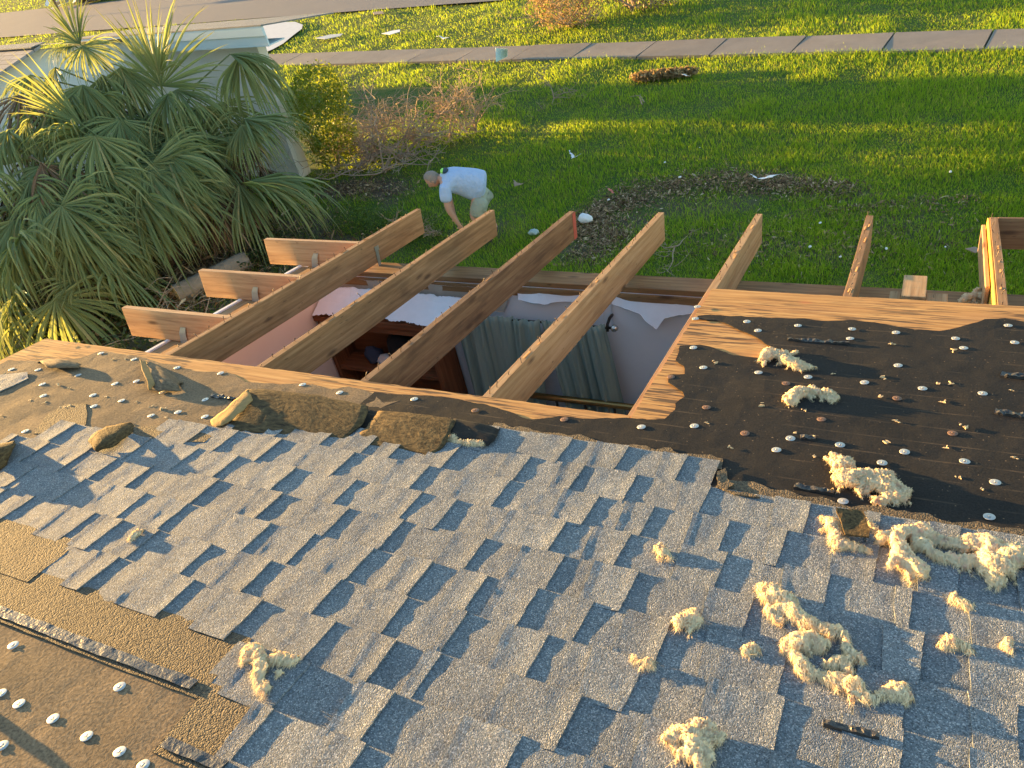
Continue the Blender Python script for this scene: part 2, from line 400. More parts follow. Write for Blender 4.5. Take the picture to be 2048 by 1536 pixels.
# rafters
def rafter(i, mat, s0=0.0, s1=RIDGE - .1, extra=None):
    u = i * SPC; b = MB(); hw = .019; D = .184
    ns = 26; ss = np.linspace(s0, s1, ns); rows = []
    for s in ss:
        wob = .004 * n1(s * 1.3, i) ; rows.append([(u - hw + wob, s, 0), (u + hw + wob, s, 0), (u + hw + wob, s, -D), (u - hw + wob, s, -D)])
    R_ = np.array(rows).reshape(-1, 3); F = []
    for k in range(ns - 1):
        for j in range(4): a = k * 4 + j; c = k * 4 + (j + 1) % 4; F.append((a, c, c + 4, a + 4))
    F.append((3, 2, 1, 0)); F.append(tuple((ns - 1) * 4 + j for j in range(4)))
    g = np.stack([R_[:, 1], R_[:, 0], R_[:, 2]], 1) + rng.uniform(0, 9, 3)
    b.add(roofF(R_), F, g)
    # bent nails along the top edge
    for q in range(26):
        s = .04 + q * .095 + rng.uniform(-.03, .03)
        if s > 2.42 or (i >= 4 and s > 1.2): break
        uu = u + rng.uniform(-.012, .012); h = rng.uniform(.008, .032); lean = rng.uniform(-.012, .012, 2)
        b.tube(roofF([(uu, s, -.002), (uu + lean[0] * .4, s + lean[1] * .4, h * .6), (uu + lean[0], s + lean[1], h)]), [.0022, .0020, .0034], 5, True, 1)
    # splinters of torn plywood left on the edge
    for q in range(5):
        s = rng.uniform(.1, 2.2 if i < 4 else 1.1); L = rng.uniform(.02, .08); uu = u + rng.uniform(-.012, .01)
        b.add(roofF([(uu, s, .001), (uu + .006, s, .004), (uu + .004, s + L, .002 + rng.uniform(0, .008)), (uu - .003, s + L * .9, .001)]), [(0, 1, 2, 3)])
    o = b.build('rafter', [mat, M['nail']], house, bevel=.0025)
    return o
RM = ['rafter_tan', 'rafter_tan', 'rafter_brown', 'rafter_light', 'rafter_light', 'rafter_tan', 'rafter_tan']
RO = []
for i in range(7): RO.append(rafter(i, M[RM[i]]))
RO[2]['label'] = 'weathered dark brown rafter with a red painted tail end'
for i in range(7, 14):
    b = MB(); b.box((i * SPC - .019, 0, -.184), (i * SPC + .019, RIDGE - .1, 0), roofF, 1); b.build('rafter', M['rafter_tan'], house, bevel=.003)
b = MB(); b.box((2 * SPC + .0195, -.001, -.182), (2 * SPC + .0205, .05, -.004), roofF); b.build('red_paint_mark', M['red_paint'], RO[2])
# the doubled rafter at the right with its yellow sister board and soffit blocking
b = MB(); b.box((6 * SPC - .029, .0, -.178), (6 * SPC - .0205, 1.215, -.004), roofF, 1); b.build('sister_board', M['yellow'], house, bevel=.002)
b = MB(); b.box((6 * SPC - .052, .02, -.184), (6 * SPC - .034, .9, -.035), roofF, 1); b.build('nailer_board', M['lookout'], house, bevel=.003)
b = MB(); b.box((6 * SPC + .0195, -.002, -.17), (7 * SPC - .0195, .02, .002), roofF); b.build('fascia_board', M['rafter_brown'], house, bevel=.003)
# lookouts over the gable wall
LO = []
for s0, tip in ((.735, -.84), (1.345, -.862), (1.955, -.872)):
    b = MB(); b.box((tip, s0 - .019, -.184), (-.0195, s0 + .019, 0), roofF, 0)
    o = b.build('lookout', M['lookout'], house, bevel=.0025); LO.append(o)
    b = MB()
    P = roofF([(-.46, s0 + .0205, -.20), (-.40, s0 + .0205, -.20), (-.385, s0 + .024, -.12), (-.37, s0 + .0235, -.085), (-.41, s0 + .0235, -.085), (-.435, s0 + .024, -.12)])
    Q = P + (TM @ np.array([0, -1., 0])) * .002
    b.add(np.concatenate([P, Q]), [(6, 7, 8, 9, 10, 11)] + [(5, 4, 3, 2, 1, 0)] + [(k, (k + 1) % 6, 6 + (k + 1) % 6, 6 + k) for k in range(6)])
    b.build('hurricane_strap', M['strap'], house)
# strap on the side of the first rafter
b = MB(); b.box((.0205, .60, -.21), (.0225, .63, -.10), roofF); b.box((.0205, .59, -.10), (.0235, .635, -.07), roofF); b.build('hurricane_strap', M['strap'], house)
# sheathing panels
def flat(n): return lambda u, s: np.full(len(u), n)
PT = .0125
left_edge = ragged([(-.93, 2.44), (2.438, 2.442)], .025, .0035, 3, False)
poly = left_edge + [np.array([2.438, RIDGE]), np.array([-.93, RIDGE])]
sheet('sheathing_panel', poly, flat(PT), M['ply'], house, .3, PT - .0004)
right_edge = ragged([(2.443, 2.43), (2.443, 1.215), (9.2, 1.222)], .025, .0035, 5, False)
sheet('sheathing_panel', right_edge + [np.array([9.2, RIDGE]), np.array([2.443, RIDGE])], flat(PT), M['ply'], house, .3, PT - .0004)
b = MB(); b.box((-.93, RIDGE + .01, -.02), (9.2, RIDGE + .03, .0), roofF); b.build('ridge_board', M['plate'], house)
# far side of the roof (behind the camera)
yr = roofF([[0, RIDGE, 0]])[0]
b = MB(); v = [(-.93, yr[1] - .03, yr[2]), (9.2, yr[1] - .03, yr[2]), (9.2, HY0 - .4, 2.35), (-.93, HY0 - .4, 2.35)]; v2 = [(x, y, z - .03) for x, y, z in v]
b.add(v + v2, [(0, 3, 2, 1), (4, 5, 6, 7), (0, 1, 5, 4), (1, 2, 6, 5), (2, 3, 7, 6), (3, 0, 4, 7)]); b.build('rear_roof', M['shingle'], house)
# drywall ceiling left under the boards that stayed
b = MB(); b.box((2.46, 1.0, -.205), (4.2, 4.6, -.19), roofF); b.box((-.40, 2.75, -.205), (2.46, 4.6, -.19), roofF); b.build('ceiling_drywall', M['room_white'], house)
# torn drywall hanging at the top of the window wall
def drape(name, poly, mat, nfn, step=.03, amp=.012, seed=1):
    def fr(a):
        a = np.atleast_2d(a); return np.stack([a[:, 0], a[:, 2], a[:, 1]], 1)
    return sheet(name, ragged(poly, .01, amp * .35, seed), nfn, mat, house, step, .004, lambda a: fr(a) )
def wav(y0, amp, f=6, sd=0):
    return lambda u, s: y0 + amp * vnoise(np.stack([u * f, s * f, np.full(len(u), sd)], 1))
drape('stained_wallboard', [(-.39, 2.13), (-.1, 2.10), (.55, 2.16), (.98, 2.17), (1.08, 2.34), (-.39, 2.345)], M['dry_stain'], wav(-.752, .004), seed=2)
def flapfn(y0, y1, zt, zb):   # leans out from the wall towards the bottom
    return lambda u, s: y0 + (y1 - y0) * np.clip((zt - s) / (zt - zb), 0, 1) ** 1.3 + .012 * vnoise(np.stack([u * 7, s * 9, u * 0], 1))
drape('torn_drywall_paper', [(-.38, 2.20), (.1, 2.215), (.5, 2.20), (.78, 2.22), (.80, 2.29), (.2, 2.31), (-.38, 2.31)], M['paper'], flapfn(-.80, -1.02, 2.31, 2.20), .03, .018, 4)
drape('torn_drywall_paper', [(1.12, 2.29), (1.3, 2.28), (1.5, 2.30), (1.62, 2.27), (1.64, 2.345), (1.1, 2.345)], M['paper'], flapfn(-.745, -.80, 2.345, 2.27), .03, .012, 5)
drape('torn_drywall_paper', [(1.74, 2.30), (1.9, 2.26), (2.02, 2.20), (2.06, 2.25), (2.22, 2.28), (2.3, 2.345), (1.72, 2.35)], M['paper'], flapfn(-.745, -.84, 2.35, 2.2), .03, .012, 6)
drape('torn_drywall_paper', [(1.655, 2.13), (1.715, 2.12), (1.725, 2.34), (1.665, 2.34)], M['paper'], wav(-.75, .006), .03, .006, 7)
# short blocks on the plate at the right
b = MB(); b.box((5.36 * SPC, .84, -.13), (5.36 * SPC + .10, 1.1, -.02), roofF, 1); b.build('wood_block', M['rafter_light'], house, bevel=.003)
b = MB(); b.box((5.36 * SPC - .05, .95, -.17), (5.36 * SPC - .002, 1.15, -.06), roofF, 1); b.build('wood_block', M['rafter_light'], house, bevel=.003)
b = MB(); b.box((5.36 * SPC + .102, .95, -.15), (5.36 * SPC + .19, 1.15, -.06), roofF, 1); b.build('wood_block', M['rafter_light'], house, bevel=.003)

# --- underlayment felt
NF = PT + .0028
def wrinkle(base, amp, f=9, sd=0, lift=None):
    def fn(u, s):
        w = vnoise(np.stack([u * f, s * f, np.full(len(u), sd)], 1)); w2 = vnoise(np.stack([u * f * 3, s * f * 3, np.full(len(u), sd + 5)], 1))
        return base + amp * (.5 + .5 * w) + amp * .3 * (w2 + 1) * .5
    return fn
Z6 = lambda L: [(1228 + x / 2.4976, 540 + y / 2.4976) for x, y in L]
Z5 = lambda L: [(600 + x / 2.56, 400 + y / 2.56) for x, y in L]
Z7 = lambda L: [(x / 3.938, 660 + y / 3.938) for x, y in L]
rf = Z6([(418, 247), (480, 243), (660, 252), (860, 262), (950, 263), (1040, 270), (1200, 266), (1300, 280), (1400, 300), (1500, 318), (1620, 321), (1750, 300), (1850, 268), (1950, 262), (2040, 275)])
rf_low = Z6([(800, 428), (720, 457), (600, 442), (500, 406), (430, 390), (330, 400), (312, 470), (345, 500), (350, 541), (272, 543), (272, 582), (300, 602), (342, 632), (346, 655), (312, 690), (300, 722), (252, 766), (170, 770), (60, 757)])
tongue = Z6([(420, 262), (540, 276), (600, 302), (680, 342), (740, 372), (785, 402)])
mid = Z5([(1480, 1138), (1330, 1128), (1180, 1152), (1100, 1112), (1000, 1080), (870, 1048), (790, 1030), (700, 1022), (620, 1022)])
poly = RPL(rf) + [(4.6, 1.55), (9.2, 1.6), (9.2, 4.9), (2.3, 4.9), (2.05, 3.3), (1.35, 2.9), (1.35, RP(*mid[-1])[1] + .02)] + RPL(mid[::-1]) + RPL(rf_low[::-1]) + RPL(tongue[::-1])
fr_ = sheet('underlayment', ragged(poly, .02, .006, 11), wrinkle(NF, .0045, 7, 3), M['felt_black'], house, .045, .0024)
lf = Z7([(75, 262), (300, 268), (470, 265), (640, 242), (760, 202), (830, 186), (900, 202), (1100, 236), (1140, 243), (1270, 292), (1400, 306), (1480, 332), (1560, 352), (1700, 356), (1800, 350), (1870, 392), (1940, 442)])
lf += Z5([(70, 962), (170, 988), (260, 972), (310, 987), (380, 1012), (430, 1052), (520, 1048)])
poly = RPL(lf) + [(1.43, 2.66), (1.46, 2.9), (2.15, 3.3), (2.4, 4.95), (-.95, 4.95)]
fl_ = sheet('underlayment', ragged(poly, .02, .006, 12), wrinkle(NF + .0006, .004, 8, 9), M['felt_brown'], house, .04, .003)  # left felt is coloured lighter and browner than the right
fl_['label'] = 'brown roofing felt on the left side'; fr_['label'] = 'smooth black roofing felt on the right side'

# --- shingles still on the roof
N0 = NF + .005
def shingle_course(B, butt, u0, u1, seed):
    rg = np.random.default_rng(seed)
    top = butt + .158
    def base(u, s):
        k = (s - butt) / .15
        return N0 + .0064 - .0050 * k + .0015 * vnoise(np.stack([u * 10, s * 10, u * 0 + seed], 1)) + .0008 * vnoise(np.stack([u * 32, s * 32, u * 0 + seed], 1))
    def grid(ua, ub, sk0, sk1, lift, curl, jag):
        nu = max(3, int((ub - ua) / .011)); nsg = 11
        U = np.linspace(0, 1, nu); S = np.linspace(0, 1, nsg)
        uu, ss = np.meshgrid(U, S); s_ = butt + (top - butt) * ss
        j0 = jag * np.array([n1(s * 60, seed + ua * 9) for s in s_[:, 0]]); j1 = jag * np.array([n1(s * 60, seed + ub * 9) for s in s_[:, 0]])
        uL = ua + sk0 * ss + j0[:, None]; uR = ub + sk1 * ss + j1[:, None]; u_ = uL + (uR - uL) * uu
        if jag: s_ = s_ + np.where(ss == 0, .002 * vnoise(np.stack([u_.ravel() * 45, u_.ravel() * 0, u_.ravel() * 0 + seed], 1)).reshape(u_.shape), 0)
        h = base(u_.ravel(), s_.ravel()).reshape(u_.shape) + lift
        dl = u_ - uL; dr = uR - u_; db = s_ - butt
        h = h + curl[0] * np.exp(-(dl / .018) ** 2) + curl[1] * np.exp(-(dr / .022) ** 2) + curl[2] * np.exp(-(db / .02) ** 2)
        loc = np.stack([u_.ravel(), s_.ravel(), h.ravel()], 1); F = []
        for a in range(nsg - 1):
            for c in range(nu - 1): q = a * nu + c; F.append((q, q + nu, q + nu + 1, q + 1))
        bl = [c for c in range(nu)]; lf_ = [a * nu for a in range(nsg)]; rt = [a * nu + nu - 1 for a in range(nsg)]
        extra = []; n0 = len(loc)
        def skirt(idx, flip):
            nonlocal extra
            st = n0 + len(extra)
            for q in idx: extra.append((loc[q][0], loc[q][1], (loc[q][2] - lift - .002) if lift else N0 - .0035))
            for a in range(len(idx) - 1):
                f = (idx[a], idx[a + 1], st + a + 1, st + a); F.append(f[::-1] if flip else f)
        skirt(bl, False); skirt(lf_, True); skirt(rt, False)
        loc = np.concatenate([loc, np.array(extra)])
        B.add(roofF(loc), F, loc + np.array([0, 0, seed * 1.7 + (5 if lift else 0)]))
    grid(u0, u1, 0, 0, 0, (0, 0, 0), 0)
    u = u0 - rg.uniform(0, .1)
    while u < u1 - .03:
        w = rg.choice([.04, .085, .11, .14, .18], p=[.08, .26, .32, .22, .12]) * rg.uniform(.9, 1.1); gap = rg.choice([.04, .09, .12, .15, .19], p=[.12, .24, .30, .22, .12])
        ua, ub = max(u, u0), min(u + w, u1)
        if ub - ua > .035:
            sk = rg.uniform(.004, .013)
            grid(ua, ub, sk, -sk * rg.uniform(.3, 1), rg.uniform(.0028, .0042), (rg.uniform(.0006, .0024), rg.uniform(.0004, .0030), rg.uniform(0, .0015)), .0022)
            if rg.random() < .16 and ub - ua > .1:      # a narrow second cut next to the tab
                pass
        u += w + gap
B = MB()
spans = {8: (1.83, 2.815), 7: (.90, 4.9), 6: (.60, 4.9), 5: (.10, 4.9), 4: (-.03, 4.9), 3: (-.95, 4.9), 2: (-.95, 4.9), 1: (.93, 4.9), 0: (1.805, 4.9), -1: (1.995, 4.9), -2: (2.02, 4.9), -3: (2.2, 4.9), -4: (2.4, 4.9), -5: (2.5, 4.9)}
for k in range(8, -6, -1): shingle_course(B, 3.82 - .145 * k, *spans[k], 100 + k)
B.build('shingle_field', M['shingle'], house, smooth=False)
# exposed brown headlaps and the sealant line where upper courses blew off
def hl(name, poly, n, seed): return sheet(name, ragged(poly, .03, .002, seed), wrinkle(n, .0015, 12, seed), M['headlap'], house, .03, .004)
hl('shingle_headlap', [(-.95, 3.66), (.95, 3.66), (.955, 3.86), (-.95, 3.86)], N0 + .0036, 31)
hl('shingle_headlap', [(-.95, 3.845), (.60, 3.845), (.95, 3.81), (1.83, 3.80), (1.835, 4.005), (-.95, 4.005)], N0 + .0018, 32)
hl('shingle_headlap', [(1.835, 3.955), (2.01, 3.955), (2.06, 4.16), (1.85, 4.16)], N0 + .0020, 33)
b = MB(); q = ragged([(-.95, 3.962), (1.80, 3.962), (1.80, 3.994), (-.95, 3.994)], .015, .002, 8)
sheet('sealant_strip', q, wrinkle(N0 + .0066, .003, 30, 4), M['asphalt'], house, .012, .003)
sheet('sealant_strip', ragged([(1.86, 4.115), (2.05, 4.115), (2.05, 4.145), (1.86, 4.145)], .015, .002, 9), wrinkle(N0 + .0068, .003, 30, 6), M['asphalt'], house, .012, .003)
hl('shingle_headlap', [(.60, 3.0), (.62, 2.96), (.9, 2.96), (.9, 3.05), (.6, 3.12), (.45, 3.115), (.3, 3.11)], N0 + .0030, 34)
hl('torn_shingle_edge', ragged([(1.97, 2.628), (2.82, 2.640), (2.83, 2.70), (1.97, 2.69)], .02, .014, 61), N0 + .0015, 62)
hl('torn_shingle_edge', ragged([(2.83, 2.745), (3.2, 2.772), (4.9, 2.78), (4.9, 2.83), (2.83, 2.83)], .02, .014, 63), N0 + .0015, 64)
hl('shingle_headlap', RPL(Z7([(380, 705), (520, 620), (690, 612), (700, 690), (690, 780), (600, 850), (280, 850)])), N0 + .001, 35)

# --- loose flaps of felt and folded shingle strips (all still fastened along one edge)
def flap(name, rows, mats, parent=house, thick=.0025, sub_=4, label=None):
    """rows: list of rows, each a list of (u, s, n); a smooth sheet through them with a back face of its own."""
    R_ = np.array(rows, float); nr, nc = R_.shape[:2]
    def interp(A, k):
        n = len(A); t = np.linspace(0, n - 1, (n - 1) * k + 1); i = np.clip(t.astype(int), 0, n - 2); f = (t - i)
        P0 = A[np.clip(i - 1, 0, n - 1)]; P1 = A[i]; P2 = A[i + 1]; P3 = A[np.clip(i + 2, 0, n - 1)]
        sh = (-1,) + (1,) * (A.ndim - 1); f = f.reshape(sh)
        return .5 * ((2 * P1) + (-P0 + P2) * f + (2 * P0 - 5 * P1 + 4 * P2 - P3) * f ** 2 + (-P0 + 3 * P1 - 3 * P2 + P3) * f ** 3)
    G = interp(R_, sub_); G = np.swapaxes(interp(np.swapaxes(G, 0, 1), sub_), 0, 1)
    nr, nc = G.shape[:2]; flatp = G.reshape(-1, 3).copy()
    edge = np.zeros((nr, nc), bool); edge[0] = edge[-1] = True; edge[:, 0] = edge[:, -1] = True; e = edge.ravel()
    flatp[:, :2] += (e[:, None]) * .006 * np.stack([vnoise(flatp * 40), vnoise(flatp * 40 + 9)], 1)
    flatp[:, 2] += .0034 * vnoise(flatp * np.array([26, 26, 26])) + .0022 * vnoise(flatp * 70)
    W = roofF(flatp).reshape(nr, nc, 3)
    du = np.gradient(W, axis=1); dv = np.gradient(W, axis=0); N = np.cross(dv, du); N /= np.linalg.norm(N, axis=2)[..., None] + 1e-9
    W2 = W - N * thick
    V = np.concatenate([W.reshape(-1, 3), W2.reshape(-1, 3)]); n = nr * nc; F = []; mi = []
    for a in range(nr - 1):
        for c in range(nc - 1):
            q = a * nc + c; F.append((q, q + nc, q + nc + 1, q + 1)); mi.append(0); F.append((n + q, n + q + 1, n + q + nc + 1, n + q + nc)); mi.append(1)
    ring = [c for c in range(nc)] + [a * nc + nc - 1 for a in range(1, nr)] + [(nr - 1) * nc + c for c in range(nc - 2, -1, -1)] + [a * nc for a in range(nr - 2, 0, -1)]
    for a in range(len(ring)):
        p, q = ring[a], ring[(a + 1) % len(ring)]; F.append((p, q, n + q, n + p)); mi.append(1)
    gg = np.stack(np.meshgrid(np.arange(nc) * .012, np.arange(nr) * .012), 2).reshape(-1, 2); gg = np.column_stack([gg, np.zeros(n)]); gg = np.concatenate([gg, gg]) + rng.uniform(0, 5, 3)
    o = mk(name, V, F, mats, parent, None, True, gg, mi)
    if label: o['label'] = label
    return o
def row(pxs, ns): return [(*RP(x, y, n), n) for (x, y), n in zip(pxs, ns)]
bk = [M['felt_back'], M['felt_under']]
# folded strip, left piece and right piece: fold line raised, near edge lying on the shingles
flap('folded_shingle_strip', [
    row([(500, 790), (580, 790), (660, 800), (735, 822)], [.016, .018, .017, .016]),
    row([(492, 777), (575, 783), (655, 795), (735, 812)], [.052, .055, .050, .045]),
    row([(480, 800), (568, 802), (652, 820), (728, 842)], [.050, .052, .048, .044]),
    row([(462, 836), (552, 840), (645, 855), (706, 865)], [.034, .036, .034, .032]),
    row([(448, 862), (540, 868), (625, 877), (680, 885)], [.020, .021, .020, .020])], bk, label='left one of two folded back shingle strips, mottled brown')
flap('folded_shingle_strip', [
    row([(762, 832), (820, 832), (870, 838), (915, 848)], [.016, .017, .017, .016]),
    row([(758, 822), (820, 826), (870, 832), (912, 842)], [.040, .050, .052, .050]),
    row([(742, 842), (800, 846), (858, 856), (900, 866)], [.040, .048, .050, .048]),
    row([(716, 868), (778, 874), (845, 884), (884, 893)], [.030, .034, .036, .036]),
    row([(690, 886), (752, 892), (820, 902), (858, 910)], [.021, .023, .024, .026])], bk, label='right one of two folded back shingle strips, mottled brown')
flap('folded_shingle_strip', [
    row([(912, 838), (950, 845), (1000, 856)], [.02, .02, .02]),
    row([(905, 840), (950, 846), (998, 858)], [.046, .044, .036]),
    row([(900, 856), (942, 866), (990, 878)], [.046, .042, .036]),
    row([(892, 872), (930, 880), (978, 892)], [.040, .036, .028])], [M['felt_black'], M['felt_under']], label='short dark grey folded strip end at the right')
flap('upturned_strip_end', [
    row([(493, 778), (500, 786), (506, 800)], [.055, .058, .050]),
    row([(470, 800), (480, 806), (490, 815)], [.060, .064, .056]),
    row([(444, 824), (452, 834), (462, 842)], [.050, .052, .042]),
    row([(420, 838), (424, 848), (428, 856)], [.024, .020, .016])], [M['tan_edge'], M['felt_back']], label='tan upturned end of the folded strip')
flap('torn_felt_flap', [
    row([(292, 722), (330, 738), (368, 764)], [.016, .017, .016]),
    row([(290, 730), (330, 745), (360, 768)], [.030, .045, .030]),
    row([(292, 752), (322, 762), (358, 772)], [.045, .060, .040]),
    row([(296, 780), (325, 782), (362, 782)], [.030, .034, .022])], [M['felt_brown'], M['felt_under']], label='torn felt flap standing up near the gable edge')
flap('torn_felt_flap', [
    row([(280, 716), (284, 722), (290, 722)], [.030, .032, .022]),
    row([(284, 738), (292, 742), (300, 742)], [.070, .064, .050]),
    row([(294, 762), (306, 764), (313, 766)], [.065, .058, .044]),
    row([(296, 780), (302, 779), (310, 768)], [.035, .036, .040])], [M['tan_edge'], M['felt_under']], label='narrow sunlit tan curl of torn felt')
flap('torn_felt_flap', [
    row([(76, 727), (110, 722), (158, 733)], [.016, .018, .016]),
    row([(78, 722), (115, 717), (160, 728)], [.030, .052, .030]),
    row([(85, 728), (118, 727), (160, 732)], [.042, .058, .040]),
    row([(92, 735), (118, 736), (158, 738)], [.034, .040, .030])], [M['felt_brown'], M['felt_under']], label='dark curled felt flap at the gable corner')
flap('torn_shingle_flap', [
    row([(262, 845), (268, 850), (270, 860)], [.02, .022, .022]),
    row([(230, 848), (240, 862), (250, 876)], [.045, .060, .040]),
    row([(195, 862), (205, 880), (225, 893)], [.060, .075, .050]),
    row([(178, 880), (185, 895), (194, 904)], [.045, .045, .030])], [M['felt_back'], M['tan_edge']], label='small scroll of torn shingle backing')
flap('torn_shingle_flap', [
    row([(-60, 910), (-20, 895), (28, 880)], [.02, .022, .022]),
    row([(-64, 905), (-22, 893), (30, 884)], [.07, .08, .06]),
    row([(-58, 925), (-20, 910), (28, 897)], [.075, .085, .06]),
    row([(-50, 960), (-12, 945), (14, 930)], [.035, .04, .03])], [M['felt_back'], M['felt_back']], label='brown shingle flap curling up at the far left')
flap('torn_felt_flap', [  # unseen flap added left of view to cast a shadow across the felt
    row([(-330, 1240), (-250, 1280), (-160, 1330)], [.02, .022, .02]),
    row([(-330, 1215), (-250, 1252), (-165, 1300)], [.08, .10, .07]),
    row([(-300, 1235), (-230, 1270), (-150, 1316)], [.10, .12, .08])], [M['felt_brown'], M['felt_under']])

# --- metal cap nails (sub-parts of the felt they hold down)
def cap_mesh(mat):
    b = MB(); k = 20; a = np.arange(k) * 2 * math.pi / k
    prof = [(.0152, .0), (.0154, .0005), (.0140, .0010), (.0090, .0006), (.0070, .0012), (.0046, .0004)]
    V = [(r * math.cos(t), r * math.sin(t), z) for r, z in prof for t in a]; F = []
    for i in range(len(prof) - 1):
        for j in range(k): F.append((i * k + j, i * k + (j + 1) % k, (i + 1) * k + (j + 1) % k, (i + 1) * k + j))
    F.append(tuple((len(prof) - 1) * k + j for j in range(k)))
    hd = [(r * math.cos(t), r * math.sin(t), z) for r, z in ((.0036, .0014), (.0040, .0028), (.0030, .0034)) for t in a[::2]]; n = len(V); kk = 10
    for i in range(2):
        for j in range(kk): F.append((n + i * kk + j, n + i * kk + (j + 1) % kk, n + (i + 1) * kk + (j + 1) % kk, n + (i + 1) * kk + j))
    F.append(tuple(n + 2 * kk + j for j in range(kk)))
    me = bpy.data.meshes.new('cap_nail'); me.from_pydata(V + hd, [], F); me.materials.append(mat)
    me.polygons.foreach_set('use_smooth', np.ones(len(F), bool)); return me
CAPM, CAPR = cap_mesh(M['metal']), cap_mesh(M['rust'])
caps_left = [(24, 740), (77, 741), (157, 752), (46, 761), (86, 770), (231, 769), (88, 793), (187, 792), (244, 803), (189, 814), (203, 708), (355, 737), (442, 748), (326, 786), (274, 764), (357, 826), (303, 833), (411, 835), (52, 864), (269, 720), (411, 801), (606, 771), (680, 787),
             (28, 1293), (241, 1376), (40, 1410), (108, 1440), (175, 1475), (241, 1506), (6, 1494), (288, 1533), (3, 1389)]
caps_right = [(829, 800), (1283, 856), (1389, 854), (1387, 697), (1391, 639), (1395, 615), (1494, 645), (1516, 663), (1596, 653), (1704, 660), (1700, 679), (1792, 667), (1911, 679), (1927, 698), (2016, 653), (2029, 687), (1407, 737), (1517, 747), (1616, 756), (1796, 733), (1729, 767), (1845, 779), (1965, 789), (1581, 879), (1680, 892), (1553, 902), (1809, 906), (1764, 928), (1929, 925), (1990, 967), (1686, 1005), (1978, 1036)]
caps_rust = [(951, 823), (1129, 841), (1342, 756), (1572, 769), (1413, 817), (1794, 799), (1643, 841), (1490, 869), (1905, 869)]
rotR = Matrix(((1, 0, 0), (0, CP, SP), (0, -SP, CP))).to_4x4()
def cap(px, parent, me):
    u, s = RP(*px, NF); w = roofF([(u, s, NF + .0048)])[0]
    o = link(bpy.data.objects.new('cap_nail', me)); o.parent = parent
    tilt = Matrix.Rotation(rng.uniform(-.04, .04), 4, 'X') @ Matrix.Rotation(rng.uniform(-.05, .03), 4, 'Y') @ Matrix.Rotation(rng.uniform(0, 6), 4, 'Z')
    o.matrix_local = Matrix.Translation(Vector(w - ORIG[parent.name])) @ rotR @ tilt
for p in caps_left: cap(p, fl_, CAPM)
for p in caps_right: cap(p, fr_, CAPM)
for p in caps_rust: cap(p, fr_, CAPR)

# ------------------------------------------------------------------ loose things on the roof
M['insul'] = None
m = NT('fibre_insulation'); v = m.gco(obj=True); f = m.noise(v, 30, 5, .65)
i = m.island(); c = m.ramp(f, [(.34, (.79, .46, .31)), (.44, (.85, .66, .40)), (.7, (.88, .735, .47))]); c = m.mix(m.math('MULTIPLY', i, .4), c, (.87, .74, .50))
m.bsdf(c, .95, m.bump(m.noise(v, 320, 3), .6, .003), 0, .1); m.trans(.25, c); M['insul'] = m.mat
_ico = bmesh.new(); bmesh.ops.create_icosphere(_ico, subdivisions=3, radius=1.0)
ICO_V = np.array([q.co[:] for q in _ico.verts]); _ico.verts.index_update(); ICO_F = [tuple(q.index for q in f.verts) for f in _ico.faces]; _ico.free()
def fused(spheres, voxel):
    """one continuous skin round many overlapping lumps"""
    b = MB()
    for c, sc, a in spheres:
        ca, sa = math.cos(a), math.sin(a); b.add((ICO_V * sc) @ np.array([[ca, sa, 0], [-sa, ca, 0], [0, 0, 1]]) + c, ICO_F)
    me = bpy.data.meshes.new('tmp'); me.from_pydata(np.concatenate(b.v).tolist(), [], b.f); o = link(bpy.data.objects.new('tmp', me))
    m_ = o.modifiers.new('r', 'REMESH'); m_.mode = 'VOXEL'; m_.voxel_size = voxel
    m_ = o.modifiers.new('s', 'SMOOTH'); m_.factor = .5; m_.iterations = 5
    ev_ = o.evaluated_get(bpy.context.evaluated_depsgraph_get()); em = ev_.to_mesh()
    V = np.zeros(len(em.vertices) * 3, np.float32); em.vertices.foreach_get('co', V); N_ = np.zeros(len(em.vertices) * 3, np.float32); em.vertices.foreach_get('normal', N_)
    F = [tuple(p.vertices) for p in em.polygons]; ev_.to_mesh_clear(); bpy.data.objects.remove(o); bpy.data.meshes.remove(me)
    return V.reshape(-1, 3).astype(float), N_.reshape(-1, 3).astype(float), F
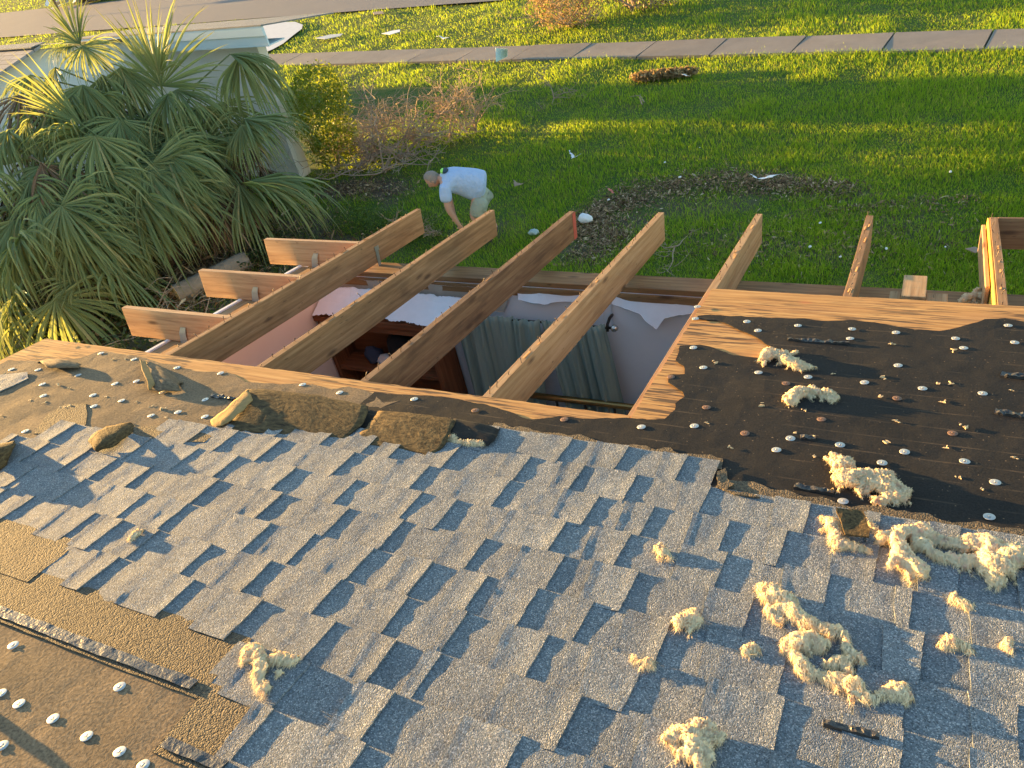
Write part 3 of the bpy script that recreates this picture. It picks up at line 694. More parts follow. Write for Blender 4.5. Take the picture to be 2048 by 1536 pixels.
def insulation(label, chains, seed, name='insulation_clump', n0=.022, fib=150, cat='insulation', parent=None, group='pink and cream insulation clumps on the roof'):
    rg = np.random.default_rng(seed); b = MB(); sph = []; axes = []
    for ch in chains:
        P = np.array([[*RP(x, y, n0), r] for x, y, r in ch]); pts = []
        for a in range(len(P) - 1 if len(P) > 1 else 1):
            p, q = P[a], P[min(a + 1, len(P) - 1)]; L = np.hypot(*(q - p)[:2]); k = max(1, int(L / (.38 * min(p[2], q[2]))))
            for t in range(k): pts.append(p + (q - p) * t / k)
        pts.append(P[-1])
        for kk, (u, s, r) in enumerate(pts):
            d = np.array(pts[min(kk + 1, len(pts) - 1)][:2]) - np.array(pts[max(kk - 1, 0)][:2]); a = math.atan2(d[1], d[0]) if np.hypot(*d) > 1e-6 else rg.uniform(0, 6)
            for e in range(3):
                rr = r * rg.uniform(.24, .60); c = np.array([u + rg.normal(0, r * .34), s + rg.normal(0, r * .34), n0 + rr * rg.uniform(.3, 1.0) + rg.uniform(0, r * .35)])
                sph.append((c, np.array([rr * 1.9, rr * .8, rr * .7]), a + rg.normal(0, .45))); axes.append((c[0], c[1], a))
            if rg.random() < .55:      # a lock pulled out sideways
                aa = math.pi / 2 + rg.normal(0, .55); l = r * rg.uniform(.6, 1.6)
                for e in range(4):
                    c = np.array([u + math.cos(aa) * (r * .4 + l * e / 3), s + math.sin(aa) * (r * .4 + l * e / 3), n0 + r * .25 * (1 - e / 4)]); rr = r * .3 * (1 - .22 * e); sph.append((c, np.array([rr * 1.6, rr, rr * .7]), aa)); axes.append((c[0], c[1], aa))
    V, N_, F = fused(sph, 0.0034 if len(sph) < 260 else .0042)
    A = np.array(axes); idx = np.array([np.argmin((A[:, 0] - v[0]) ** 2 + (A[:, 1] - v[1]) ** 2) for v in V]) if len(V) else []
    ang = math.pi / 2 + .55 * vnoise(V * 22 + seed); loc = np.stack([V[:, 0] * np.cos(ang) + V[:, 1] * np.sin(ang), -V[:, 0] * np.sin(ang) + V[:, 1] * np.cos(ang), V[:, 2]], 1)
    dsp = .0040 * fbm(V * 30 + seed, 2) + .0058 * fbm(loc * np.array([12, 130, 26]) + seed, 2) + .0032 * fbm(loc * np.array([24, 380, 60]), 2)
    V = V + N_ * dsp[:, None]; V[:, 2] = np.maximum(V[:, 2], n0 - .007); b.add(roofF(V), F)
    nf = int(len(sph) * fib / 12)
    for q in range(nf):
        i0 = rg.integers(len(V)); p0 = V[i0]; nrm = N_[i0]; a = ang[i0] + rg.normal(0, .3)
        t = np.array([math.cos(a), math.sin(a), 0]) ; t = t - nrm * (t @ nrm) * .9 + nrm * rg.uniform(-.15, .10); t /= np.linalg.norm(t) + 1e-9
        L = rg.uniform(.008, .024); w = rg.uniform(.0004, .0010); side = np.cross(t, nrm); side /= np.linalg.norm(side) + 1e-9; pp = []; k_ = rg.normal()
        for e in (0, .33, .66, 1.):
            z = p0 + t * L * e + np.array([0, 0, -.35 * L * e * e]) + side * .25 * L * e * e * k_; z[2] = max(z[2], n0 - .007); ww = w * (1.1 - e); pp += [z - side * ww, z + side * ww]
        b.add(roofF(pp), [(0, 1, 3, 2), (2, 3, 5, 4), (4, 5, 7, 6)])
    o = b.build(name, M['insul'], parent, origin=roofF([sph[0][0]])[0], smooth=True)
    if parent is None: tag(o, label, cat, group)
    return o
IN = NF + .003; SN = N0 + .009
insulation('insulation clump on the black felt beside the torn plywood window', [[(1528, 720, .030), (1550, 712, .036), (1570, 725, .030), (1600, 735, .028), (1622, 738, .018)], [(1580, 710, .012), (1592, 706, .012)]], 1, n0=IN)
insulation('arched cream insulation clump alone in the middle of the black felt', [[(1580, 806, .024), (1592, 793, .030), (1618, 787, .030), (1650, 793, .026), (1672, 797, .014)], [(1665, 803, .016)]], 2, n0=IN)
insulation('long insulation clump with a round head and pink tail on the black felt', [[(1672, 922, .030), (1684, 930, .034), (1690, 948, .018), (1690, 968, .034), (1730, 966, .042), (1765, 975, .042), (1790, 985, .028)], [(1755, 1005, .016), (1785, 1000, .022), (1812, 993, .024)]], 3, n0=IN)
insulation('wide ragged insulation mass sprawling off the right edge of the shingles', [[(1760, 1082, .014), (1795, 1072, .032), (1835, 1068, .026), (1870, 1085, .018), (1905, 1090, .016), (1950, 1096, .026), (1980, 1095, .030)], [(1795, 1110, .040), (1815, 1130, .042), (1850, 1155, .014)], [(1835, 1095, .028), (1875, 1118, .018), (1920, 1130, .018), (1960, 1125, .030), (1985, 1140, .040), (2030, 1115, .042), (2075, 1130, .05)], [(1990, 1165, .022), (1975, 1110, .034)]], 4, n0=SN)
insulation('cream insulation tuft under a brown shingle fragment at the felt edge', [[(1655, 1040, .014), (1668, 1060, .022), (1672, 1083, .024), (1700, 1092, .014), (1735, 1103, .010)], [(1735, 1045, .010), (1752, 1062, .008)]], 5, n0=SN)
insulation('long trailing insulation rope starting as a fat clump on the shingles', [[(1528, 1192, .028), (1550, 1200, .032), (1575, 1218, .026), (1610, 1245, .020), (1650, 1262, .014), (1685, 1268, .014), (1692, 1295, .014), (1722, 1325, .009)], [(1545, 1225, .014), (1562, 1245, .008)], [(1600, 1255, .012), (1608, 1262, .006)]], 6, n0=SN)
insulation('ring shaped insulation clump with a thin tail on the shingles', [[(1582, 1305, .020), (1600, 1288, .026), (1625, 1285, .022), (1645, 1300, .012)], [(1595, 1320, .018), (1612, 1348, .014), (1640, 1352, .012), (1672, 1362, .020), (1705, 1380, .022), (1735, 1398, .012), (1768, 1392, .010), (1800, 1380, .018), (1815, 1405, .008)], [(1660, 1332, .014), (1688, 1322, .016), (1695, 1345, .010)]], 7, n0=SN)
insulation('small round insulation puff between the two long ropes and the roof centre', [[(1358, 1252, .020), (1378, 1240, .024), (1396, 1248, .018)]], 8, n0=SN)
insulation('pink and cream insulation clump cut off by the bottom picture edge', [[(1350, 1478, .018), (1375, 1470, .026), (1410, 1472, .026), (1432, 1480, .016)], [(1390, 1500, .028), (1400, 1530, .03)], [(1362, 1500, .018)]], 9, n0=SN)
insulation('forked yellow insulation clump beside the brown headlap at lower left', [[(490, 1322, .012), (505, 1305, .018), (525, 1315, .020), (522, 1350, .018), (532, 1385, .013)], [(545, 1322, .014), (570, 1322, .018), (592, 1320, .009)], [(560, 1345, .010)]], 10, n0=SN)
insulation('tiny yellow insulation tuft alone on the left shingles', [[(264, 1078, .010), (275, 1070, .013), (286, 1062, .010)]], 11, n0=SN, fib=90)
insulation('small teardrop insulation tuft right of the roof centre', [[(1316, 1098, .012), (1328, 1106, .014), (1338, 1115, .009)]], 12, n0=SN, fib=90)
insulation('small insulation tuft below the round puff, with a thin side wisp', [[(1288, 1325, .012), (1302, 1328, .015)], [(1265, 1312, .006), (1275, 1325, .007)]], 13, n0=SN, fib=90)
insulation('flat insulation wisp left of the ring shaped clump', [[(1490, 1303, .008), (1505, 1300, .011), (1518, 1302, .006)]], 14, n0=SN, fib=90)
insulation('small insulation tuft below the wide mass near the right edge', [[(1910, 1200, .013), (1928, 1206, .013), (1942, 1214, .006)]], 15, n0=SN, fib=90)
insulation('curved insulation wisp at the right, lowest of the small tufts there', [[(1882, 1288, .009), (1905, 1283, .016), (1928, 1295, .009), (1945, 1303, .005)]], 16, n0=SN, fib=90)
insulation('grey white insulation shreds sticking out under the folded strip', [[(890, 880, .010), (905, 876, .014), (925, 886, .010), (948, 886, .012), (965, 888, .008)]], 17, n0=SN, fib=90)
insulation('pink insulation wad on the wall plate beside the yellow board', [[(1925, 603, .02), (1945, 598, .03), (1965, 596, .032), (1978, 600, .02)]], 18, n0=-.16, fib=90)
insulation('thin insulation wisp hanging off the shingle edge at far right', [[(2018, 1278, .006), (2012, 1290, .009), (2016, 1302, .006)]], 19, n0=SN, fib=40)

# scraps
M['chip'] = plain('tan_wood_chip', (.55, .40, .22), .8, var=.3)
M['tar'] = plain('tar_residue', (.035, .03, .027), .45, 0, .5, .5, 80, .8, .003)
def chip_mesh(seed):
    rg = np.random.default_rng(seed); b = MB()
    for k in range(3):
        c = rg.normal(0, .006, 3) * np.array([1, 1, 0]); L = rg.uniform(.006, .014); w = rg.uniform(.003, .006); a = rg.uniform(0, 6); h = rg.uniform(.003, .010)
        d = np.array([math.cos(a), math.sin(a), 0]); e = np.array([-d[1], d[0], 0])
        p = [c - d * L - e * w * .4, c - d * L * .5 + e * w, c + d * L * .7 + e * w * .6, c + d * L, c + d * L * .3 - e * w]
        lo = [q + np.array([0, 0, .0005 + k * .002]) for q in p]; hi = [q * .9 + np.array([0, 0, h * rg.uniform(.5, 1)]) for q in p]
        b.add(lo + hi, [(4, 3, 2, 1, 0), (5, 6, 7, 8, 9)] + [(i, (i + 1) % 5, 5 + (i + 1) % 5, 5 + i) for i in range(5)])
    me = bpy.data.meshes.new('roof_scrap'); V = np.concatenate(b.v); me.from_pydata(V.tolist(), [], b.f); me.materials.append(M['chip']); return me
CH = [chip_mesh(s) for s in range(4)]
def scraps(pxs, label, group):
    for k, p in enumerate(pxs):
        u, s = RP(*p, NF); w = roofF([(u, s, NF + .004)])[0]
        o = link(bpy.data.objects.new('roof_scrap', CH[k % 4])); sc = rng.uniform(.5, 1.0)
        o.matrix_world = Matrix.Translation(Vector(w)) @ rotR @ Matrix.Rotation(rng.uniform(0, 6), 4, 'Z') @ Matrix.Diagonal((sc, sc, sc, 1)); tag(o, label, 'scrap', group)
scraps(Z6([(1092, 525), (1345, 543), (1617, 575), (1680, 577), (1983, 607), (953, 708), (1327, 640), (1637, 668), (1408, 762), (1752, 793), (1363, 870), (1653, 897), (1997, 945), (1725, 1045), (900, 820), (575, 888), (463, 770), (735, 683), (1003, 937), (1700, 405), (1385, 376), (505, 470), (1840, 1100)]), 'tiny tan scrap scattered on the black roofing felt', 'tan scraps on the black felt')
scraps(Z7([(460, 440), (545, 465), (240, 560), (345, 585), (480, 618), (550, 610), (840, 532), (1070, 577), (1200, 610), (1280, 628), (1310, 695), (905, 232), (990, 235), (40, 350), (10, 680), (520, 122), (605, 112)]), 'tiny tan scrap scattered on the brown roofing felt', 'tan scraps on the brown felt')
def tar_strip(label, pa, pb, w, seed, n0=IN, h=.012):
    A, Bq = np.array(RP(*pa, n0)), np.array(RP(*pb, n0)); d = (Bq - A); L = np.linalg.norm(d); d /= L; e = np.array([-d[1], d[0]])
    q = ragged([A - e * w, Bq - e * w, Bq + e * w, A + e * w], .008, w * .35, seed)
    def fn(u, s): return n0 + .003 + h * (.45 + .55 * vnoise(np.stack([u * 90, s * 90, u * 0 + seed], 1)).clip(-.6, 1))
    o = sheet('shingle_remnant', q, fn, M['tar'], None, .006, .012); tag(o, label, 'shingle scrap'); return o
tar_strip('long thin black shingle remnant near the top of the black felt', (1575, 681), (1698, 688), .008, 1)
tar_strip('short thick black shingle remnant left of the long insulation clump', (1590, 974), (1668, 988), .012, 2)
tar_strip('black shingle remnant at the right edge, upper of two', (2003, 750), (2060, 757), .012, 3)
tar_strip('black shingle remnant at the right edge, lower of two', (1990, 825), (2060, 836), .012, 4)
tar_strip('stubby black shingle remnant beside a cap nail in mid felt', (1600, 876), (1630, 878), .010, 5)
tar_strip('straight black bar scrap on the shingles at lower right', (1645, 1447), (1758, 1475), .007, 6, SN, .009)
tar_strip('grey shingle remnant on the brown felt left of the upturned strip end', (425, 793), (470, 800), .010, 7)
u0, s0 = RP(1700, 1045, SN + .03)
o = sheet('shingle_fragment', ragged(RPL([(1672, 1022), (1726, 1024), (1742, 1062), (1738, 1078), (1690, 1072), (1682, 1050)], SN + .03), .012, .004, 21), wrinkle(SN + .032, .010, 16, 3), M['felt_back'], None, .012, .005)
tag(o, 'brown shingle fragment lying on an insulation tuft', 'shingle scrap')
o = sheet('shingle_fragment', ragged(RPL([(0, 752), (55, 747), (58, 758), (0, 785), (-60, 800), (-60, 760)], IN), .015, .003, 22), wrinkle(IN + .004, .006, 12, 3), M['shingle'], None, .015, .005)
tag(o, 'flat grey shingle piece on the brown felt at far left', 'shingle scrap')
o = sheet('shingle_fragment', ragged(RPL([(1435, 945), (1452, 935), (1458, 960), (1470, 968), (1452, 980), (1490, 985), (1520, 995), (1470, 990), (1434, 975)], SN), .012, .004, 23), wrinkle(SN - .003, .006, 16, 5), M['headlap'], None, .012, .005)
tag(o, 'crumbled dark shingle piece at the torn corner of the shingles', 'shingle scrap')

# ------------------------------------------------------------------ room contents
M['cherry'] = wood('cabinet_wood', (.11, .04, .018), (.19, .072, .030), (.26, .11, .05), .3, (.09, .03, .015))
bx0, bx1, by0, by1, bh = -.385, .53, -.99, -.755, 2.18
bc = empty('bookcase', (.07, -.87, .06), 'reddish brown wooden bookcase in the left corner of the opened room', 'bookcase')
def prt(name, boxes, mat, parent, bevel=.003, grain=0):
    b = MB()
    for c0, c1 in boxes: b.box(c0, c1, worldF, grain)
    return b.build(name, mat, parent, bevel=bevel)
prt('side_panel', [((bx0, by0, .06), (bx0 + .035, by1, bh - .042))], M['cherry'], bc, grain=2); prt('side_panel', [((bx1 - .035, by0, .06), (bx1, by1, bh - .042))], M['cherry'], bc, grain=2)
prt('top', [((bx0 - .015, by0 - .015, bh - .04), (bx1 + .012, by1, bh))], M['cherry'], bc)
prt('back_panel', [((bx0 + .037, by1 - .012, .06), (bx1 - .037, by1 - .002, bh - .045))], M['cherry'], bc)
for z in (1.74, 1.40, 1.05, .7, .35, .1): prt('shelf', [((bx0 + .037, by0 + .01, z - .03), (bx1 - .037, by1 - .014, z))], M['cherry'], bc)
prt('front_rail', [((bx0 + .037, by0 - .002, bh - .10), (bx1 - .037, by0 + .018, bh - .046))], M['cherry'], bc)
M['black_cloth'] = plain('black_cloth', (.016, .015, .016), .9); M['white_cloth'] = plain('white_cloth', (.62, .60, .58), .85); M['blue_cloth'] = plain('blue_cloth', (.05, .06, .10), .85)
def blob(name, c, r, mat, label, cat, amp=.25, f=1.6, group=None, sq=(1, 1, 1)):
    V = ICO_V * np.array(r); d = fbm(ICO_V * f + np.array(c) * 3, 3) * amp; V = V * (1 + d)[:, None]; V[:, 2] = np.maximum(V[:, 2], -r[2] * .7)
    o = mk(name, V + np.array(c), ICO_F, mat, None, np.array([c[0], c[1], c[2] - r[2] * .7]), True); return tag(o, label, cat, group)
blob('hat', (.18, -.88, 1.74 + .11), (.13, .09, .15), M['black_cloth'], 'dark rounded bag on the bookcase shelf', 'bag')
blob('folded_cloth', (.06, -.90, 1.74 + .04), (.14, .055, .045), M['white_cloth'], 'crumpled white cloth in front of the dark bag on the shelf', 'cloth')
blob('folded_cloth', (-.08, -.90, 1.74 + .07), (.07, .05, .07), M['blue_cloth'], 'small dark cloth bundle beside the white cloth on the shelf', 'cloth')
# curtains
m = NT('curtain_fabric'); f = m.noise(m.gco((60, 60, 2), True), 1, 3); m.bsdf(m.mix(f, (.26, .35, .31), (.37, .46, .41)), .9, None, 0, .1); m.trans(.15, (.3, .36, .33)); M['curtain'] = m.mat
def curtain(label, xa0, xa1, xb0, xb1, zt, zb, seed):
    nu, nz = 150, 36; rg = np.random.default_rng(seed); ph = rg.uniform(0, 6, 4)
    U, Z = np.meshgrid(np.linspace(0, 1, nu), np.linspace(0, 1, nz)); t = Z
    x = (xa0 + (xa1 - xa0) * U) * (1 - t) + (xb0 + (xb1 - xb0) * U) * t
    fo = np.sin(U * 27 + ph[0] + 1.5 * np.sin(U * 9 + ph[1])) * (.008 + .012 * np.minimum(t * 3, 1)) + .007 * np.sin(U * 61 + 2 * np.sin(U * 17) + ph[3]) + .006 * np.sin(U * 110 + ph[2]) * np.exp(-t * 6) + .01 * np.sin(U * 13 + t * 3)
    y = -.852 + fo; z = zt + (zb - zt) * t
    V = np.stack([x, y, z], 2).reshape(-1, 3); F = [(a * nu + c, a * nu + c + 1, (a + 1) * nu + c + 1, (a + 1) * nu + c) for a in range(nz - 1) for c in range(nu - 1)]
    o = mk('curtain', V, F, M['curtain'], None, (V[:, 0].mean(), -.83, zt), True)
    so = o.modifiers.new('thickness', 'SOLIDIFY'); so.thickness = .002
    return tag(o, label, 'curtain')
curtain('left grey green gathered curtain beside the bookcase', .66, 1.28, .60, 1.04, 2.195, .25, 1)
curtain('right grey green curtain hanging from the rod end', 1.29, 1.70, 1.42, 1.84, 2.195, .25, 2)
rod = empty('curtain_rod', (1.2, -.82, 2.165), 'dark curtain rod with a bright end piece above the window', 'curtain rod')
M['bronze'] = plain('dark_bronze', (.04, .035, .03), .4, .7); M['brass'] = plain('brass_tube', (.40, .25, .09), .3, .9); M['chrome'] = plain('finial_metal', (.6, .58, .52), .25, .9)
b = MB(); b.tube([(.62, -.83, 2.165), (1.2, -.83, 2.167), (1.735, -.83, 2.165)], .008, 10); b.build('pole', M['bronze'], rod, smooth=True)
b = MB(); b.tube([(1.735, -.83, 2.165), (1.745, -.83, 2.165), (1.76, -.83, 2.165), (1.775, -.83, 2.165)], [.012, .022, .022, .012], 12); b.build('finial', M['chrome'], rod, smooth=True)
b = MB(); b.tube([(1.715, -.742, 2.20), (1.715, -.79, 2.205), (1.715, -.835, 2.19), (1.715, -.845, 2.15)], .010, 8); b.build('bracket', M['bronze'], rod, smooth=True)
bed = empty('bed', (1.9, -.85, .06), 'bed with a brass coloured tube headboard under the window', 'bed')
b = MB(); b.tube([(1.12, -.885, 1.605), (1.6, -.885, 1.61), (2.9, -.885, 1.61)], .022, 10); b.build('top_rail', M['brass'], bed, smooth=True)
for k in range(8):
    x = 1.30 + k * .2; b = MB(); b.tube([(x, -.885, .5), (x, -.885, 1.595)], .009, 8); b.build('baluster', M['bronze'], bed, smooth=True)
prt('mattress', [((1.2, -2.9, .35), (2.8, -.95, .6))], M['white_cloth'], bed, .04)

# ------------------------------------------------------------------ ground, road, pavement
def seg_d(P, pts):
    d = np.full(len(P), 9e9)
    for a, b in zip(pts[:-1], pts[1:]):
        a = np.array(a[:2]); b = np.array(b[:2]); ab = b - a
        t = np.clip(((P - a) @ ab) / (ab @ ab + 1e-9), 0, 1); d = np.minimum(d, np.linalg.norm(P - (a + t[:, None] * ab), axis=1))
    return d
DIRT = [([GP(1150, 470), GP(1200, 420), GP(1290, 380), GP(1400, 360), GP(1500, 360), GP(1600, 370), GP(1700, 378)], .34, .55),
        ([GP(1180, 500), GP(1230, 450)], .40, .8), ([GP(1350, 415), GP(1480, 395)], .3, .6), ([GP(1600, 425), GP(1720, 415), GP(1840, 400)], .18, .4),
        ([GP(1400, 470), GP(1480, 470)], .25, .5), ([GP(1560, 490), GP(1660, 500)], .3, .45), ([GP(1800, 440), GP(1900, 470)], .3, .45),
        ([GP(690, 375), GP(740, 372), GP(790, 375)], .42, 1.0), ([GP(900, 470), GP(1000, 450)], .35, .5), ([GP(400, 520), GP(560, 470), GP(640, 500)], .9, .9), ([GP(-200, 560), GP(100, 600), GP(330, 640)], 1.2, .8)]
def dirt(P):
    r = np.zeros(len(P)); P = np.asarray(P)[:, :2]
    nz = fbm(np.column_stack([P * 2.6, np.zeros(len(P))]), 3)
    for pts, w, s in DIRT:
        d = seg_d(P, pts) / w + .55 * nz; r = np.maximum(r, s * np.clip(1.5 - d, 0, 1))
    return r
def gz(P):
    P = np.asarray(P); return -.035 + .028 * vnoise(np.column_stack([P[:, :2] * .55, np.zeros(len(P))]))
xs = np.unique(np.concatenate([np.linspace(-400, -45, 24), np.arange(-45, -15, .5), np.arange(-15, 10, .12), np.arange(10, 30, .7), np.linspace(30, 400, 24)]))
ys = np.unique(np.concatenate([np.linspace(-300, -14, 16), np.arange(-14, -1, 1.), np.arange(-1, 12, .12), np.arange(12, 32, .4), np.linspace(32, 500, 24)]))
X, Y = np.meshgrid(xs, ys); P2 = np.column_stack([X.ravel(), Y.ravel()]); Zg = gz(P2)
nx = len(xs); F = [(a * nx + c, a * nx + c + 1, (a + 1) * nx + c + 1, (a + 1) * nx + c) for a in range(len(ys) - 1) for c in range(nx - 1)]
m = NT('lawn_soil'); v = m.gco(obj=True); f = m.noise(v, 3.2, 5, .65); f2 = m.noise(v, 38, 4, .7)
at = m.n('ShaderNodeAttribute'); at.attribute_name = 'dirt'
gcol = m.mix(f2, (.030, .065, .010), (.085, .130, .022)); gcol = m.mix(m.ramp(f, [(.45, (0, 0, 0)), (.7, (1, 1, 1))]), gcol, (.11, .11, .03))
dcol = m.ramp(f2, [(.3, (.05, .037, .026)), (.55, (.11, .085, .06)), (.8, (.19, .15, .11))])
m.bsdf(m.mix(at.outputs['Fac'], gcol, dcol), .95, m.bump(f2, .8, .03), 0, .15); M['lawn'] = m.mat
lawn = mk('lawn', np.column_stack([P2, Zg]), F, M['lawn'], None, (0, 0, 0), True); tag(lawn, 'green lawn with bare dirt patches around the house', 'lawn', None, 'structure')
a_ = lawn.data.attributes.new('dirt', 'FLOAT', 'POINT'); a_.data.foreach_set('value', dirt(P2).astype(np.float32))
rd = np.array([27.6, -3.9]); rd /= np.linalg.norm(rd); rn = np.array([-rd[1], rd[0]]); r0 = np.array([-10.14, 18.16])
def strip(name, p0, d, n, a0, a1, w, z, mat, label, cat, k=60):
    V = []; F = []
    for i in range(k + 1):
        p = p0 + d * (a0 + (a1 - a0) * i / k); j = .05 * n1(i * .9, w); V += [(*(p + n * j), z), (*(p + n * w), z)]
    F = [(2 * i, 2 * i + 2, 2 * i + 3, 2 * i + 1) for i in range(k)]
    o = mk(name, V, F, mat, None, (p0[0], p0[1], z)); return tag(o, label, cat, None, 'structure')
m = NT('asphalt_road'); v = m.gco(obj=True); f = m.noise(v, 60, 4, .7); f2 = m.noise(v, .8, 4, .6)
m.bsdf(m.mix(f2, m.mix(f, (.11, .10, .095), (.22, .20, .19)), (.19, .17, .16)), .9, m.bump(f, .5, .01), 0, .2); M['road'] = m.mat
ROADW = 5.8
strip('road', r0, rd, rn, -300, 200, ROADW, .004, M['road'], 'grey asphalt road running past the lawn', 'road', 300)
m = NT('concrete_walk'); v = m.gco(obj=True); f = m.noise(v, 2.2, 5, .65); f2 = m.noise(v, 45, 4, .7); i = m.island()
c = m.mix(f, (.17, .14, .115), (.31, .265, .22)); c = m.mix(.5, c, m.mix(i, (.75, .75, .76), (1.15, 1.12, 1.1)), 'MULTIPLY'); c = m.mix(m.math('MULTIPLY', f2, .3), c, (.16, .14, .12))
m.bsdf(c, .92, m.bump(f2, .4, .006), 0, .2); M['walk'] = m.mat
# pavement slabs laid between two survey lines
A0, A1 = GP(581, 108)[:2], GP(2045, 58)[:2]; B0_, B1_ = GP(581, 121)[:2], GP(2045, 95)[:2]
b = MB(); t = -1.6
wd = (A1 - A0); WL = np.linalg.norm(wd); wd = wd / WL; wnrm = np.array([wd[1], -wd[0]])
while t < 2.2:
    dt = 1.55 / WL; w0 = .98
    p = [A0 + (A1 - A0) * t + wd * .015, A0 + (A1 - A0) * (t + dt) - wd * .015]; q = [p[0] + wnrm * w0, p[1] + wnrm * w0]
    z = .012 + rng.uniform(-.008, .012, 4); lo = -.08
    V = [(*p[0], z[0]), (*p[1], z[1]), (*q[1], z[2]), (*q[0], z[3])]; Vl = [(x, y, lo) for x, y, _ in V]
    b.add(V + Vl, [(3, 2, 1, 0), (0, 1, 5, 4), (1, 2, 6, 5), (2, 3, 7, 6), (3, 0, 4, 7)]); t += dt
o = b.build('sidewalk', M['walk'], None); tag(o, 'concrete slab sidewalk crossing the lawn', 'sidewalk', None, 'structure')
M['apron'] = plain('pale_concrete', (.50, .50, .50), .9, 0, .2, .12, 5, .2)
DRV = [GP(500, 118)[:2], GP(546, 99)[:2], GP(566, 88)[:2], GP(588, 70)[:2], GP(604, 58)[:2], GP(606, 50)[:2], GP(590, 44)[:2], GP(520, 46)[:2], GP(400, 58)[:2], GP(380, 110)[:2]]
o = mk('driveway', [(x, y, .009) for x, y in DRV], [tuple(range(len(DRV)))[::-1]], M['apron'], None)
if o.data.polygons[0].normal.z < 0: o.data.flip_normals()
tag(o, 'pale concrete driveway beside the white house', 'driveway', None, 'structure')

# ------------------------------------------------------------------ lawn grass (uncountable blades)
def blade_mesh(name, P, h, w, mat, lean=.5, label=None, cat='grass', seedcol=True, kind='stuff', curl=.5):
    n = len(P); a = rng.uniform(0, 2 * math.pi, n); dx, dy = np.cos(a), np.sin(a); b_ = rng.uniform(0, 2 * math.pi, n)
    ex, ey = np.cos(b_), np.sin(b_); L = lean * rng.uniform(.2, 1.3, n) * h
    V = np.zeros((n, 5, 3)); z0 = P[:, 2]
    for j, (t, ww) in enumerate(((0, 1), (0, -1), (.55, .8), (.55, -.8), (1, 0))):
        k = t ** 1.7
        V[:, j, 0] = P[:, 0] + dx * L * k + ex * w * .5 * ww; V[:, j, 1] = P[:, 1] + dy * L * k + ey * w * .5 * ww; V[:, j, 2] = z0 + h * t * (1 - curl * .35 * t)
    me = bpy.data.meshes.new(name); me.vertices.add(n * 5); me.vertices.foreach_set('co', V.astype(np.float32).ravel())
    tri = np.array([[0, 1, 3], [0, 3, 2], [2, 3, 4]]); idx = (tri[None] + (np.arange(n) * 5)[:, None, None]).reshape(-1)
    me.loops.add(len(idx)); me.loops.foreach_set('vertex_index', idx.astype(np.int32)); me.polygons.add(len(idx) // 3)
    me.polygons.foreach_set('loop_start', np.arange(0, len(idx), 3, dtype=np.int32)); me.polygons.foreach_set('loop_total', np.full(len(idx) // 3, 3, np.int32))
    me.update(calc_edges=True); me.materials.append(mat); o = link(bpy.data.objects.new(name, me))
    return tag(o, label, cat, None, kind)
m = NT('grass_blades'); i = m.island(); v = m.gco(obj=True); p = m.noise(v, .55, 4, .6); p2 = m.noise(v, 4.0, 3, .6)
c = m.ramp(i, [(0, (.055, .165, .014)), (.5, (.095, .265, .020)), (.82, (.17, .34, .028)), (.93, (.30, .36, .06)), (1, (.46, .38, .18))])
c = m.mix(.75, c, m.ramp(p, [(.3, (.60, .78, .55)), (.68, (1.85, 1.3, .8))]), 'MULTIPLY'); c = m.mix(.5, c, m.ramp(p2, [(.3, (.7, .75, .7)), (.7, (1.3, 1.2, 1.1))]), 'MULTIPLY')
m.bsdf(c, .55, None, 0, .25); m.trans(.58, m.mix(.6, c, (.48, .56, .02))); M['grass'] = m.mat
NB = 430000
px = np.column_stack([rng.uniform(-260, 2330, NB), rng.uniform(-90, 640, NB) ** 1.0])
D = np.column_stack([(px[:, 0] - 1024) / FPX, (px[:, 1] - 768) / FPX, np.ones(NB)]) @ MW; ok = D[:, 2] < -.02; D = D[ok]
G = CAM + D * (-CAM[2] / D[:, 2])[:, None]; G = G[(G[:, 1] > -.45) & (G[:, 1] < 60) & (G[:, 0] > -75)]
G[:, :2] += rng.normal(0, .03, (len(G), 2))
rel = (G[:, :2] - r0) @ rn; keep = ~((rel > -.04) & (rel < ROADW + .05))
wrel = (G[:, :2] - A0) @ wnrm; keep &= ~((wrel > .03) & (wrel < .93) & (rng.random(len(G)) > .012))
keep &= ~inpoly(G[:, :2], DRV); keep &= rng.random(len(G)) > dirt(G) * .85
NO = np.array([-6.78, 6.12]); NEX = np.array([-.9927, .1205]); NEY = np.array([.1205, .9927])
nl = np.column_stack([(G[:, :2] - NO) @ NEX, (G[:, :2] - NO) @ NEY]); keep &= ~((nl[:, 0] > 0) & (nl[:, 1] > 0) & (nl[:, 1] < 4.5) & (nl[:, 0] < 18))
SG = np.column_stack([rng.uniform(-9, -.62, 60000), rng.uniform(-7, -.45, 60000), np.zeros(60000)]); SG = SG[(rng.random(60000) > dirt(SG) * .9)]
G = np.concatenate([G[keep], SG]); G[:, 2] = gz(G) - .005; dist = np.linalg.norm(G - CAM, axis=1)
hh = .055 * (1 + .6 * fbm(np.column_stack([G[:, :2] * 1.4, G[:, 2] * 0]), 2).clip(-1, 1)) * rng.uniform(.55, 1.5, len(G)) * (1 + .012 * dist)
blade_mesh('grass', G, hh, .0048 * (.6 + dist / 14), M['grass'], .6, 'green grass blades covering the lawn')

